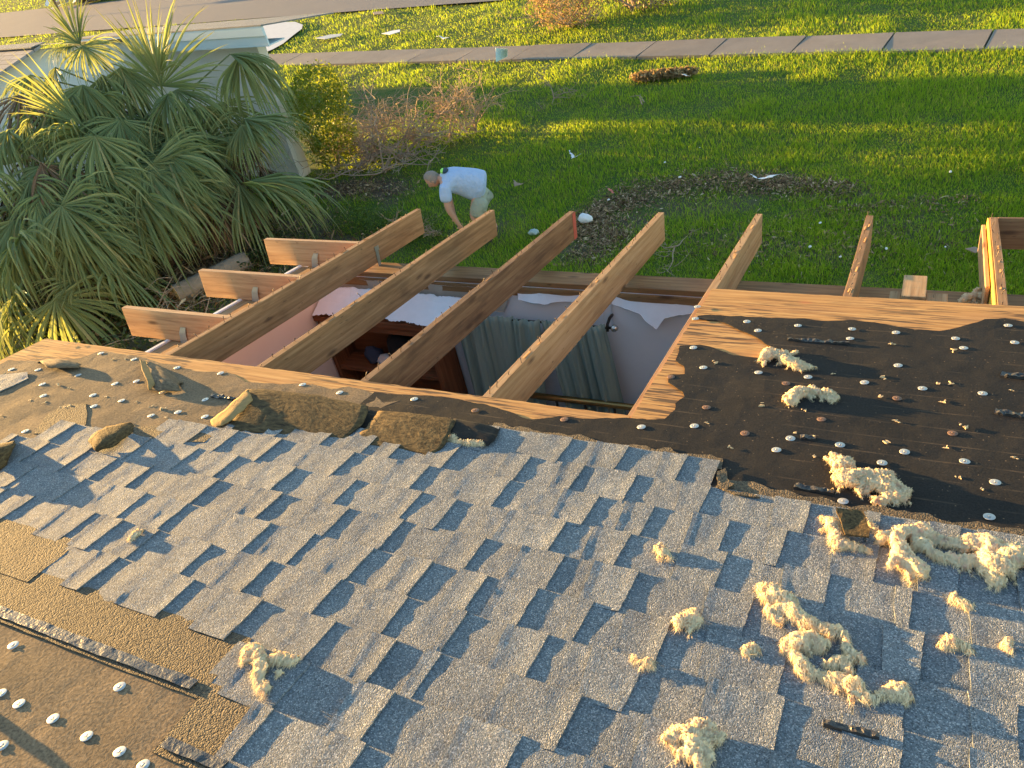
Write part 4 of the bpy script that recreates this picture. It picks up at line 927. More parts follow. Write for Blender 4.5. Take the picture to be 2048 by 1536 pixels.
# brown storm litter: twigs and leaf bits along the drift line
m = NT('leaf_litter'); i = m.island(); m.bsdf(m.ramp(i, [(0, (.07, .042, .022)), (.5, (.20, .125, .065)), (.85, (.34, .23, .12)), (1, (.52, .40, .25))]), .85, None, 0, .2); M['litter'] = m.mat
def litter(name, cents, n, label, mat, spread=.18, size=(.02, .10), wid=(.002, .012), hmax=.10):
    V = []; F = []
    pts = np.array([c[:2] for c in cents]); seg = np.linalg.norm(np.diff(pts, axis=0), axis=1); cum = np.concatenate([[0], np.cumsum(seg)])
    for k in range(n):
        t = rng.uniform(0, cum[-1]); j = min(np.searchsorted(cum, t, 'right') - 1, len(seg) - 1); f = (t - cum[j]) / seg[j]; p = pts[j] + (pts[j + 1] - pts[j]) * f
        sp = spread * (.55 + .9 * abs(n1(t * 1.3, 3))); dv = rng.normal(0, 1, 2); p = p + dv * sp; r = np.linalg.norm(dv)
        z = gz(np.array([p]))[0] + .02 + rng.uniform(0, hmax) * math.exp(-r * r * .8)
        L = rng.uniform(*size); w = rng.uniform(*wid); a = rng.uniform(0, 6.28); el = rng.normal(0, .35); d = np.array([math.cos(a) * math.cos(el), math.sin(a) * math.cos(el), math.sin(el)]) * L
        e = np.cross(d, [0, 0, 1]); e = e / (np.linalg.norm(e) + 1e-9) * w; e[2] = rng.normal(0, w * .6); c = np.array([p[0], p[1], z]); b0 = len(V)
        V += [c - d * .5 - e * .3, c + e, c + d * .5 + np.array([0, 0, .2 * L * rng.normal()]), c - e]; F.append((b0, b0 + 1, b0 + 2, b0 + 3))
    o = mk(name, V, F, mat); return tag(o, label, 'debris', None, 'stuff')
litter('storm_debris', DIRT[0][0], 5600, 'brown drift line of twigs and leaf litter across the lawn', M['litter'], .27, hmax=.07)
litter('leaf_litter', DIRT[3][0] + [GP(1950, 395)], 330, 'thin scatter of twigs on the grass near the rafters', M['litter'], .12, hmax=.05)
litter('leaf_litter', [GP(1150, 520), GP(1240, 470), GP(1180, 440)], 1500, 'brown leaf litter on the bare patch beyond the third rafter', M['litter'], .25, hmax=.03)
litter('leaf_litter', [GP(1380, 480), GP(1600, 490), GP(1800, 470), GP(1980, 480)], 1300, 'sparse leaf litter in the shaded grass below the eave', M['litter'], .45, hmax=.02)
litter('leaf_litter', [GP(640, 380), GP(740, 375), GP(800, 385)], 1300, 'dark leaf litter under the bare branches by the white wall', M['litter'], .3, hmax=.04)
litter('leaf_litter', [GP(20, 560), GP(200, 600), GP(360, 600), GP(520, 500)], 5200, 'dead palm leaf litter under the fan palms', M['litter'], .75, (.05, .4), (.003, .02), .25)

# ------------------------------------------------------------------ neighbouring house
NB_ = empty('neighbour_house', (*(NO + NEX * 5), 0), 'white stucco house with a pale blue fascia behind the fan palms', 'house')
def nF(a):
    a = np.atleast_2d(np.asarray(a, float)); return np.column_stack([NO + np.outer(a[:, 0], NEX) + np.outer(a[:, 1], NEY), a[:, 2]])
m = NT('white_stucco'); v = m.gco(obj=True); f = m.noise(v, 1.6, 4, .6); f2 = m.noise(v, 50, 3, .6)
m.bsdf(m.mix(f, (.66, .63, .57), (.80, .78, .73)), .9, m.bump(f2, .4, .006), 0, .2); M['nstucco'] = m.mat
M['fascia'] = plain('pale_blue_fascia', (.50, .60, .64), .55, 0, .3, .06, 3)
M['dark_trim'] = plain('dark_trim', (.03, .03, .032), .7)
def nbox(name, c0, c1, mat, parent=NB_, bevel=0, grain=0): b = MB(); b.box(c0, c1, nF, grain); return b.build(name, mat, parent, bevel=bevel)
nbox('wall', (0, 0, -.1), (9.5, .18, 2.36), M['nstucco'])
nbox('fascia', (-.72, -.36, 2.34), (4.75, -.33, 2.50), M['fascia'], bevel=.004); nbox('fascia', (-.72, -.385, 2.503), (4.75, -.335, 2.66), M['fascia'], bevel=.004)
nbox('soffit', (-.72, -.329, 2.345), (4.75, -.002, 2.365), M['fascia'])
b = MB(); V = [(-.74, -.39, 2.672), (4.75, -.39, 2.672), (4.75, 1.2, 2.40), (-.74, 1.2, 2.40)]; V2 = [(x, y, z - .02) for x, y, z in V]
b.add(nF(V + V2), [(0, 1, 2, 3), (7, 6, 5, 4), (0, 4, 5, 1), (1, 5, 6, 2), (2, 6, 7, 3), (3, 7, 4, 0)], np.array(V + V2)); b.build('roof', M['shingle'], NB_)
for x in (4.5,): nbox('post', (x - .05, .9, -.1), (x + .05, 1.0, 2.3), M['nstucco'])
nbox('wall_cap', (.0, -.12, .98), (2.4, -.002, 1.06), M['nstucco'], bevel=.01)
nbox('planter_wall', (.0, -.10, -.1), (2.4, -.004, .978), M['nstucco'])
# left wing with a shingled slope facing us
m = NT('grey_roof_tiles'); v = m.gco((1, 1, 1)); br = m.n('ShaderNodeTexBrick'); m.l(v, br.inputs[0]); br.inputs['Scale'].default_value = 1.0
br.inputs['Brick Width'].default_value = .33; br.inputs['Row Height'].default_value = .145; br.inputs['Mortar Size'].default_value = .008
br.inputs['Color1'].default_value = (.24, .22, .21, 1); br.inputs['Color2'].default_value = (.34, .31, .29, 1); br.inputs['Mortar'].default_value = (.08, .075, .07, 1)
m.bsdf(br.outputs[0], .85, m.bump(br.outputs[1], -.6, .01), 0, .2); M['ntile'] = m.mat
ra = on_plane(0, 96, (0, 0, 3.0), (0, 0, 1)); rb = on_plane(95, 79, (0, 0, 3.0), (0, 0, 1))
ridge_y = float((ra[:2] - NO) @ NEY); rx1 = float((rb[:2] - NO) @ NEX) - .3
W0, W1, RYN = rx1, rx1 + 16, ridge_y
sl = .19; DB = 4.0; ev = RYN - DB
b = MB(); V = [(W0, RYN, 3.0), (W1, RYN, 3.0), (W1, ev, 3.0 - DB * sl), (W0, ev, 3.0 - DB * sl)]; g = [(x, y * 1.02, 0) for x, y, z in V]; V2 = [(x, y, z - .04) for x, y, z in V]
b.add(nF(V + V2), [(3, 2, 1, 0), (4, 5, 6, 7), (0, 1, 5, 4), (1, 2, 6, 5), (2, 3, 7, 6), (3, 0, 4, 7)], np.array(g + g)); b.build('roof', M['ntile'], NB_)
b = MB(); b.box((W0, RYN - .16, 3.004), (W1, RYN + .1, 3.02), nF); b.build('ridge_cap', M['shingle'], NB_)
b = MB(); V = [(W0, RYN + .02, 3.0), (W1, RYN + .02, 3.0), (W1, RYN + 2.5, 2.4), (W0, RYN + 2.5, 2.4)]; b.add(nF(V), [(0, 1, 2, 3)], np.array(V)); b.build('roof', M['ntile'], NB_)
nbox('wall', (W0 + .4, ev + .5, -.1), (W1 - .4, ev + .65, 3.0 - DB * sl + .02), M['nstucco']); q_ = [(ev + .66, -.1), (RYN + 2.2, -.1), (RYN + 2.2, 2.42), (RYN, 2.94), (ev + .66, 2.94 - (RYN - ev - .66) * sl)]
V = [(x, y, z) for x in (W0 + .3, W0 + .45) for y, z in q_]
mk('gable_wall', nF(V), [(4, 3, 2, 1, 0), (5, 6, 7, 8, 9)] + [(k, (k + 1) % 5, 5 + (k + 1) % 5, 5 + k) for k in range(5)], M['nstucco'], NB_)

# ------------------------------------------------------------------ plants
m = NT('palm_leaf'); i = m.island(); v = m.gco((1, 1, 1)); f = m.noise(v, 1.2, 3); gx = m.n('ShaderNodeSeparateXYZ'); m.l(v, gx.inputs[0])
c = m.ramp(i, [(0, (.13, .175, .075)), (.5, (.20, .255, .115)), (.9, (.29, .33, .15)), (1, (.38, .33, .16))]); c = m.mix(m.ramp(gx.outputs[0], [(.75, (0, 0, 0)), (1., (1, 1, 1))]), c, (.17, .15, .07))
m.bsdf(c, .5, None, 0, .2); m.trans(.45, m.mix(.5, c, (.40, .42, .06))); M['palm'] = m.mat
M['petiole'] = plain('palm_petiole', (.10, .13, .045), .5, var=.3, nscale=8); M['ptrunk'] = plain('palm_trunk', (.16, .095, .065), .95, 0, .2, .45, 14, 1.0, .03)
m = NT('dead_frond'); i = m.island(); m.bsdf(m.ramp(i, [(0, (.07, .045, .028)), (.6, (.16, .11, .07)), (1, (.26, .19, .12))]), .8, None, 0, .2); M['deadpalm'] = m.mat
def frond(parent, heart, hub, tip, spread=130, n=38, droop=.55, mats=None, roll=0.0, seed=0, wide=.023):
    rg = np.random.default_rng(seed); b = MB(); heart, hub, tip = map(np.asarray, (heart, hub, tip))
    ax = tip - hub; L = np.linalg.norm(ax); ax /= L; L *= 1.25
    up = np.array([0, 0, 1.]) if abs(ax[2]) < .85 else (hub - heart) / (np.linalg.norm(hub - heart) + 1e-9)
    side = np.cross(ax, up); side /= np.linalg.norm(side); nrm = np.cross(side, ax)
    side = side * math.cos(roll) + nrm * math.sin(roll); nrm = np.cross(side, ax)
    mid = (heart + hub) / 2 + np.array([0, 0, .10 * np.linalg.norm(hub - heart)])
    pet = np.array([heart, heart * .45 + mid * .55 + 0, mid, hub * .55 + mid * .45, hub]); b.tube(pet, [.022, .017, .014, .012, .010], 6, True, 1)
    b.g[-1] = b.g[-1] * 0
    for k in range(n):
        t = (k + .5) / n * 2 - 1; a = math.radians(spread) * t + rg.normal(0, .05); l = L * (1 - .30 * t * t) * rg.uniform(.72, 1.15)
        d = ax * math.cos(a) + side * math.sin(a); d = d / np.linalg.norm(d); e = np.cross(d, nrm); e /= np.linalg.norm(e) + 1e-9
        br = rg.uniform(.42, .62); dr = droop * rg.uniform(.35, 1.8); pts = []; p = hub.copy(); dd = d + nrm * (.12 * (1 - abs(t)) + rg.normal(0, .10)); dd /= np.linalg.norm(dd); ns = 8
        tw = rg.normal(0, .25); V = []; g = []
        for s in range(ns + 1):
            q = s / ns; w = wide * (.35 + 1.1 * min(q * 2.4, 1)) * (1 - max(0, (q - .42) / .58) ** 1.2) * (L / 1.1) * .5 + .0008
            ee = e * math.cos(tw * q) + nrm * math.sin(tw * q); fold = .35 * w
            V += [p - ee * w + nrm * fold, p - nrm * fold * .5, p + ee * w + nrm * fold]; g += [(q, k * .1 + j * .01, seed * .37) for j in range(3)]
            if q > br * .6: dd = dd + np.array([0, 0, -1.]) * dr * (1.15 if q > br else .40) * (1.1 / ns * 3); dd /= np.linalg.norm(dd)
            p = p + dd * l / ns
        F = []
        for s in range(ns):
            o_ = s * 3; F += [(o_, o_ + 1, o_ + 4, o_ + 3), (o_ + 1, o_ + 2, o_ + 5, o_ + 4)]
        b.add(np.array(V), F, np.array(g), 0)
    return b.build('frond', mats or [M['palm'], M['petiole']], parent, smooth=False)
def palm(label, ground, heart, r=.13):
    e = empty('palm_tree', (*ground[:2], 0), label, 'palm tree', 'fan palms beside the white house')
    b = MB(); n = 26; g0 = np.array([ground[0], ground[1], -.1]); h = np.asarray(heart); pts = []; rr = []
    for k in range(n):
        t = k / (n - 1); pts.append(g0 + (h - g0) * t + np.array([0, 0, 0])); rr.append(r * (1.1 - .25 * t) * (1 + .10 * math.sin(k * 2.4) + .05 * rng.normal()))
    b.tube(pts, rr, 12)
    for k in range(46):      # old leaf bases
        t = rng.uniform(.25, 1.0); p = g0 + (h - g0) * t; a = rng.uniform(0, 6.28); d = np.array([math.cos(a), math.sin(a), .9]); d /= np.linalg.norm(d); q = p + np.array([d[0], d[1], 0]) * r * .8
        b.tube([q, q + d * .09, q + d * .2], [.028, .020, .010], 5)
    b.build('trunk', M['ptrunk'], e, smooth=False); return e
# hearts are placed by distance along survey sight lines; each frond lists hub and tip sightings with distances
PA = at_dist(262, 335, 13.0); PB = at_dist(345, 265, 13.9); PC = at_dist(60, 420, 12.6); PD = at_dist(455, 345, 13.4)
pa = palm('fan palm in the middle of the palm clump, nearest the gable', PA + np.array([-.2, .1, 0]), PA)
pb = palm('tall fan palm with upright sunlit fronds in front of the white wall', PB + np.array([.1, .2, 0]), PB)
pc = palm('fan palm at the left picture edge with brownish drooping fronds', PC + np.array([-.3, .1, 0]), PC)
pd = palm('low fan palm at the right of the clump, drooping toward the rafters', PD + np.array([-.1, .1, 0]), PD, .11)
FR = [  # parent, heart, hub px, dist, tip px, dist, spread, droop
    (pb, PB, (322, 172), 13.7, (325, 20), 13.9, 118, .15), (pb, PB, (318, 150), 13.5, (285, 55), 13.2, 70, .2), (pb, PB, (335, 190), 13.3, (300, 330), 12.8, 88, .7), (pb, PB, (352, 180), 13.6, (430, 250), 13.0, 100, .7),
    (pb, PB, (160, 88), 14.0, (118, -8), 14.3, 75, .2), (pb, PB, (165, 92), 14.0, (215, 150), 13.6, 110, .6), (pb, PB, (150, 92), 14.2, (85, 110), 14.2, 100, .6),
    (pb, PB, (195, 195), 13.7, (200, 300), 13.3, 100, .9), (pb, PB, (225, 225), 13.6, (260, 350), 13.0, 90, .9), (pb, PB, (460, 108), 13.8, (560, 135), 13.4, 45, 1.0), (pb, PB, (400, 215), 13.9, (430, 330), 13.5, 100, .8),
    (pa, PA, (165, 250), 12.9, (40, 160), 13.1, 36, .1), (pa, PA, (160, 262), 12.7, (40, 285), 12.6, 95, .85), (pa, PA, (190, 272), 12.5, (215, 400), 12.1, 100, .8), (pa, PA, (330, 308), 12.6, (355, 440), 12.1, 120, .8),
    (pa, PA, (322, 300), 12.8, (420, 345), 12.4, 110, .9), (pa, PA, (272, 385), 12.3, (288, 560), 11.8, 80, .85), (pa, PA, (215, 455), 12.4, (235, 590), 12.0, 70, .7), (pa, PA, (240, 240), 13.1, (240, 350), 12.7, 110, .9),
    (pa, PA, (300, 345), 12.4, (400, 470), 12.0, 90, .8), (pa, PA, (90, 330), 12.6, (100, 430), 12.2, 110, .9),
    (pc, PC, (20, 440), 12.4, (65, 600), 12.0, 75, .8), (pc, PC, (60, 360), 12.4, (60, 470), 12.1, 110, .8), (pc, PC, (110, 380), 12.3, (150, 500), 11.9, 100, .8), (pc, PC, (160, 556), 11.9, (65, 590), 11.9, 85, .4), (pc, PC, (-40, 330), 12.7, (-90, 440), 12.4, 110, .8), (pc, PC, (10, 330), 12.9, (0, 250), 13.2, 100, .7),
    (pb, PB, (205, 150), 14.0, (190, 265), 13.6, 75, .9), (pb, PB, (240, 135), 14.0, (270, 245), 13.6, 80, .9), (pb, PB, (110, 135), 14.2, (85, 235), 13.9, 75, .9), (pb, PB, (60, 150), 14.2, (35, 240), 13.9, 75, .9), (pb, PB, (165, 170), 13.6, (150, 300), 13.2, 80, 1.0),
    (pc, PC, (60, 235), 13.2, (25, 345), 12.9, 80, .9), (pb, PB, (100, 205), 13.6, (60, 330), 13.2, 75, 1.0), (pb, PB, (140, 185), 13.7, (125, 310), 13.3, 75, 1.0), (pc, PC, (15, 260), 13.1, (-30, 370), 12.8, 80, .9), (pc, PC, (95, 250), 13.0, (90, 370), 12.7, 80, 1.0), (pa, PA, (380, 330), 13.0, (420, 470), 12.6, 80, .9), (pb, PB, (250, 150), 13.9, (235, 260), 13.6, 80, .8),
    (pd, PD, (490, 238), 13.1, (615, 265), 12.7, 75, .55), (pd, PD, (482, 250), 13.0, (530, 335), 12.6, 85, .8), (pd, PD, (478, 112), 13.9, (545, 235), 13.5, 80, .95), (pd, PD, (485, 366), 12.6, (640, 420), 12.0, 58, .75), (pd, PD, (500, 362), 12.5, (680, 385), 12.1, 42, .85),
    (pd, PD, (478, 368), 12.6, (520, 500), 12.1, 42, .5), (pd, PD, (400, 300), 13.5, (440, 200), 13.7, 110, .5), (pd, PD, (420, 330), 13.2, (360, 420), 12.8, 110, .8)]
for k, (pr_, h, hp, hd, tp, td, spd, dr) in enumerate(FR):
    frond(pr_, h, at_dist(*hp, hd), at_dist(*tp, td), spd * .80, 46 if spd > 60 else 30, dr * 1.25, None, rng.uniform(-.7, .7), k)
rg_ = np.random.default_rng(41)
for k in range(56):
    pr_, h = [(pa, PA), (pc, PC), (pb, PB), (pc, PC + np.array([.2, -.2, -.5])), (pa, PA), (pc, PC), (pa, PA + np.array([-.4, -.2, -.3]))][k % 7]; a = rg_.uniform(0, 6.28); el = rg_.uniform(-.5, .35)
    hub = h + np.array([math.cos(a) * math.cos(el), math.sin(a) * math.cos(el), math.sin(el)]) * rg_.uniform(.4, 1.05)
    d = np.array([math.cos(a + rg_.normal(0, .4)), math.sin(a + rg_.normal(0, .4)), rg_.uniform(-1.3, -.2)]); d /= np.linalg.norm(d)
    frond(pr_, h, hub, hub + d * rg_.uniform(.85, 1.2), rg_.uniform(60, 100), 38, rg_.uniform(.9, 1.4), None, rg_.uniform(-.7, .7), 200 + k)
for k, (pr_, h, hp, hd, tp, td, spd, dr) in enumerate([(pd, PD, (430, 400), 12.9, (450, 520), 12.5, 70, .6), (pa, PA, (200, 330), 13.2, (190, 450), 12.9, 80, .9), (pc, PC, (110, 480), 12.4, (120, 600), 12.2, 80, .8), (pb, PB, (280, 250), 13.9, (330, 380), 13.6, 80, .9), (pb, PB, (150, 190), 14.2, (110, 300), 14.0, 80, .9), (pb, PB, (80, 185), 14.0, (60, 290), 13.7, 70, 1.0), (pc, PC, (40, 190), 13.8, (10, 290), 13.5, 70, 1.0), (pd, PD, (500, 300), 13.3, (470, 400), 13.0, 80, .9)]):
    o = frond(pr_, h, at_dist(*hp, hd), at_dist(*tp, td), spd, 30, dr, [M['deadpalm'], M['deadpalm']], rng.uniform(-.5, .5), 60 + k); o['label'] = 'dead brown frond'

def leaf_cloud(b, c, r, n, size, seed, flat=.0, shell=.55):
    rg = np.random.default_rng(seed); d = rg.normal(0, 1, (n, 3)); d /= np.linalg.norm(d, axis=1)[:, None]
    rad = rg.uniform(shell, 1.0, n) ** .6; lump = 1 + .22 * fbm(d * 2.2 + seed, 2); P = np.asarray(c) + d * np.asarray(r) * (rad * lump)[:, None]
    V = []; F = []
    for k in range(n):
        p = P[k]; a = rg.normal(0, 1, 3); a /= np.linalg.norm(a); q = np.cross(a, rg.normal(0, 1, 3)); q /= np.linalg.norm(q); s = size * rg.uniform(.6, 1.4); b0 = len(V)
        V += [p - a * s, p + q * s * .45, p + a * s, p - q * s * .45]; F.append((b0, b0 + 1, b0 + 2, b0 + 3))
    b.add(np.array(V), F)
M['hedge'] = leafy('hedge_leaf', (.045, .095, .014), (.09, .155, .02), (.18, .22, .03), .4, (.30, .34, .02))
M['lowhedge'] = leafy('low_hedge_leaf', (.025, .065, .010), (.05, .115, .016), (.09, .16, .024), .3)
M['twig'] = plain('bare_twig', (.36, .25, .155), .85, var=.35, nscale=20); M['greytwig'] = plain('grey_twig', (.27, .20, .145), .85, var=.3, nscale=20); M['tanleaf'] = leafy('dry_tan_leaf', (.16, .10, .045), (.30, .20, .10), (.44, .32, .17), .3, (.4, .26, .1), .7)
def twigs(b, base, n, L, spread, r, rg, depth=2, up=.6, m=0):
    for k in range(n):
        a = rg.uniform(0, 6.28); d = np.array([math.cos(a) * spread, math.sin(a) * spread, up]) + rg.normal(0, .2, 3); d /= np.linalg.norm(d)
        p = np.asarray(base, float) + rg.normal(0, .02, 3); pts = [p]; l = L * rg.uniform(.6, 1.2)
        for s in range(5): d = d + rg.normal(0, .22, 3); d /= np.linalg.norm(d); p = p + d * l / 5; pts.append(p)
        b.tube(pts, np.linspace(r, r * .35, 6), 4, False, m)
        if depth > 0:
            for j in (2, 3, 4, 5): 
                if rg.random() < .8: twigs(b, pts[j], 1 + (depth > 1), l * .5, 1.0, r * .5, rg, depth - 1, .4, m)
hb = GP(655, 350); hd_ = empty('hedge_bush', (hb[0], hb[1], 0), 'clipped column shaped bush lit golden beside the white wall corner', 'bush')
b = MB(); c0 = np.array([hb[0] + .05, hb[1] + .25, 0])
for z, rx in ((.40, .42), (.75, .50), (1.10, .52), (1.40, .46)): leaf_cloud(b, c0 + np.array([.0, .1, z]), (rx, rx * 1.3, .42), 2300, .026, int(z * 10), shell=.45)
b.build('leaves', M['hedge'], hd_)
b = MB(); twigs(b, c0, 9, 1.2, .25, .014, np.random.default_rng(3), 1, 1.0); b.build('stem', M['twig'], hd_)
lh = GP(770, 455); o_ = MB(); 
for k in range(5): leaf_cloud(o_, np.array(GP(705 + k * 35, 452 + k * 6)) + np.array([0, 0, .12]), (.34, .30, .24), 1500, .016, 40 + k, shell=.5)
o = o_.build('low_hedge', M['lowhedge'], None); tag(o, 'low green mounded hedge behind the first rafter', 'hedge')
# dead bush by the road
db = GP(1140, 52); e = empty('dead_bush', (db[0], db[1], 0), 'dry tan leaved bush on the far lawn at the top picture edge', 'bush')
b = MB(); leaf_cloud(b, db + np.array([-.1, .1, .55]), (.95, .8, .75), 2600, .035, 9, shell=.3); leaf_cloud(b, db + np.array([.1, .3, 1.2]), (.7, .6, .6), 1500, .035, 10, shell=.3); b.build('leaves', M['tanleaf'], e)
b = MB(); twigs(b, db, 14, 1.3, .7, .016, np.random.default_rng(5), 2, .7); b.build('branch', M['twig'], e)
db2 = GP(1290, 22); e = empty('brush_pile', (db2[0], db2[1], 0), 'shaded brush pile with bare pale sticks right of the dry bush', 'brush pile')
b = MB(); leaf_cloud(b, db2 + np.array([0, .3, .45]), (1.1, .7, .5), 1500, .04, 12, shell=.3); b.build('leaves', M['litter'], e)
b = MB(); rg = np.random.default_rng(8); twigs(b, db2 + np.array([-.3, 0, .1]), 10, 1.6, 1.0, .018, rg, 1, .35); b.build('branch', M['greytwig'], e)
# fallen branches and brush
def branch(label, px, n, L, r, seed, mat, spread=1.0, up=.35, depth=2, name='fallen_branch', pts=None, cat='branch'):
    rg = np.random.default_rng(seed); b = MB()
    for p in (pts or [px]): twigs(b, GP(*p) + np.array([0, 0, .03]), n, L, spread, r, rg, depth, up)
    o = b.build(name, mat, None); return tag(o, label, cat)
branch('sunlit heap of bare tan twigs standing up on the grass', (880, 285), 6, .95, .013, 1, M['twig'], .7, .75, 2, pts=[(830, 290), (865, 285), (900, 278), (935, 268)])
branch('tall bare twig cluster at the right end of the brush heap', (955, 265), 8, 1.05, .013, 21, M['twig'], .5, 1.0, 2)
branch('large grey tangle of bare branches between the hedge bush and the man', (760, 320), 8, 1.15, .016, 2, M['greytwig'], 1.0, .45, 2, 'brush_pile', [(720, 340), (760, 310), (800, 320), (700, 310), (770, 345)], 'brush pile')
branch('brown twig tangle at the foot of the white wall corner', (690, 330), 6, .6, .010, 3, M['twig'], 1.0, .5, 2, 'brush_pile', [(680, 300), (720, 290), (770, 285)], 'brush pile')
branch('pale bare branch lying alone on the shaded lawn above the man', (1110, 200), 4, .7, .012, 4, M['greytwig'], 1.0, .12, 2)
branch('bare branch lying in the grass at the feet of the man', (880, 470), 5, .7, .014, 5, M['greytwig'], 1.0, .25, 2)
branch('small bare branch on the grass behind the third and fourth rafters', (1350, 500), 3, .5, .010, 6, M['greytwig'], 1.0, .12, 2)
branch('thin upright bare sapling on the lawn above the hedge bush', (728, 200), 4, .9, .010, 7, M['greytwig'], .3, 1.0, 2, 'bare_sapling', None, 'sapling')
branch('crooked pale stick on the grass right of the sheet metal', (1290, 210), 2, .4, .012, 8, M['greytwig'], 1.0, .08, 0)
branch('brown dead vine tangle between the low fan palm and the log', (440, 430), 14, 1.1, .010, 9, M['deadpalm'], .9, .6, 2, 'brush_pile', [(430, 480), (470, 450), (420, 440)], 'brush pile')
branch('grey bare branches in front of the log near the gable', (330, 680), 6, .9, .010, 10, M['greytwig'], 1.0, .45, 1, 'brush_pile', [(280, 670), (380, 690), (200, 660)], 'brush pile')
# undergrowth at the left under the palms
for k in range(16):
    pr_, h = [(pc, PC), (pb, PB + np.array([-.9, 0, .1])), (pc, PC + np.array([-.3, .5, .5])), (pd, PD)][k % 4]; a = rg_.uniform(0, 6.28)
    hub = h + np.array([math.cos(a), math.sin(a), rg_.uniform(-.7, .1)]) * rg_.uniform(.3, .7); d = np.array([math.cos(a) * .4, math.sin(a) * .4, -1.]); d /= np.linalg.norm(d)
    o = frond(pr_, h, hub, hub + d * rg_.uniform(.8, 1.1), rg_.uniform(40, 70), 26, .6, [M['deadpalm'], M['deadpalm']], rg_.uniform(-.7, .7), 400 + k); o['label'] = 'dead brown frond'
b = MB()
for k in range(26):
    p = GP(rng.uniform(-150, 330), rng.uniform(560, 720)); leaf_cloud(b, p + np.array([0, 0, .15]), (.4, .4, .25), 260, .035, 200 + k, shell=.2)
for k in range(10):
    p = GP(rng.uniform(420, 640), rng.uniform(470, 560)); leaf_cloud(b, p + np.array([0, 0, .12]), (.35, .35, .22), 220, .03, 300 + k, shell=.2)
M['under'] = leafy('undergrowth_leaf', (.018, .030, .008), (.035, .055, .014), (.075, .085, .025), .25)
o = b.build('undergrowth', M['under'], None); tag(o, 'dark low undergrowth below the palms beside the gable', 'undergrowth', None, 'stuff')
# cut log
la, lb = GP(353, 590, .15), GP(440, 548, .15); lb = la + (lb - la) / np.linalg.norm(lb - la) * 1.1; e = empty('log', (*((la + lb) / 2)[:2], 0), 'sawn log lying under the fan palms by the gable', 'log')
M['bark'] = plain('grey_bark', (.20, .16, .12), .95, 0, .2, .35, 12, .9, .02)
m = NT('cut_end'); v = m.gco((0, 7, 7)); w = m.n('ShaderNodeTexWave'); w.wave_type = 'RINGS'; m.l(m.gco(obj=True), w.inputs[0]); w.inputs['Scale'].default_value = 9
m.bsdf(m.mix(w.outputs[1], (.60, .38, .16), (.74, .52, .26)), .85); M['cut'] = m.mat
ldir = (lb - la) / np.linalg.norm(lb - la); b = MB(); b.tube([la, la + ldir * .1, la + ldir * .5, la + ldir * 1.0, lb], [.150, .146, .14, .15, .14], 22, False); b.build('bark', M['bark'], e, smooth=True)
b = MB(); b.tube([la - ldir * .002, la + ldir * .01], [.143, .149], 22); b.build('cut_end', M['cut'], e)

# ------------------------------------------------------------------ scattered storm debris on the lawn
M['tin'] = plain('blue_tin', (.50, .66, .70), .5, .0, .4, .1, 8); M['pale_board'] = plain('pale_board', (.42, .43, .42), .8); M['paper2'] = plain('scrap_paper', (.66, .66, .66), .9); M['cardboard'] = plain('cardboard', (.28, .19, .13), .9, var=.3)
def plate_thing(name, label, pxs, mat, cat, lift=None, corr=0, th=.008):
    P = np.array([GP(x, y, (lift[k] if lift else .05)) for k, (x, y) in enumerate(pxs)]); n = len(P)
    if lift and not corr and len(pxs) >= 4:
        Q2 = P[:, :2]; mz = sum(lift) / len(lift)
        def fn(u, s_): return .03 + mz * (.8 + .5 * vnoise(np.stack([u * 6, s_ * 6, u * 0 + len(label)], 1)))
        o = sheet(name, ragged(list(Q2), .03, .02, len(label)), fn, mat, None, .035, .003, worldF); return tag(o, label, cat)
    if corr:
        b = MB(); nu = 25; V = []
        for a in range(2):
            for c in range(nu):
                t = c / (nu - 1); p = (P[0] * (1 - t) + P[1] * t) if a == 0 else (P[3] * (1 - t) + P[2] * t); V.append(p + np.array([0, 0, corr * math.sin(c * 1.9)]))
        b.add(V, [(c, c + 1, nu + c + 1, nu + c) for c in range(nu - 1)]); o = b.build(name, mat, None); so = o.modifiers.new('thickness', 'SOLIDIFY'); so.thickness = .003
    else:
        Q = P - np.array([0, 0, th]); o = mk(name, np.concatenate([P, Q]), [tuple(range(n)), tuple(range(2 * n - 1, n - 1, -1))] + [(i, n + i, n + (i + 1) % n, (i + 1) % n) for i in range(n)], mat, None)
    return tag(o, label, cat)
plate_thing('metal_sheet', 'bent pale blue corrugated metal sheet standing at the sidewalk edge', [(991, 96), (1015, 98), (1015, 113), (992, 124)], M['tin'], 'metal sheet', [.30, .27, .06, .02], .012)
plate_thing('board', 'long pale board on the far lawn, leftmost of three there', [(630, 76), (660, 69), (686, 67), (680, 72), (650, 78)], M['pale_board'], 'board')
plate_thing('board', 'narrow pale board on the far lawn between the long board and the white scrap', [(763, 67), (785, 61), (800, 59), (800, 63), (780, 69)], M['paper2'], 'board')
plate_thing('board', 'folded white scrap on the far lawn nearest the dry bush', [(873, 76), (884, 69), (899, 75), (888, 83)], M['paper2'], 'scrap', [.03, .16, .08, .03])
plate_thing('board', 'dark flat scrap at the road edge of the far lawn', [(745, 24), (765, 22), (768, 27), (748, 29)], M['greytwig'], 'scrap')
plate_thing('cloth_scrap', 'bright white cloth scrap on the lawn right of the man', [(1139, 308), (1148, 303), (1163, 305), (1158, 316), (1143, 318)], M['paper2'], 'cloth', [.04, .16, .10, .03, .05])
plate_thing('cardboard_scrap', 'crumpled brown cardboard on the grass right of the man', [(1027, 365), (1040, 358), (1062, 357), (1050, 370), (1030, 377)], M['cardboard'], 'cardboard', [.05, .14, .12, .04, .03])
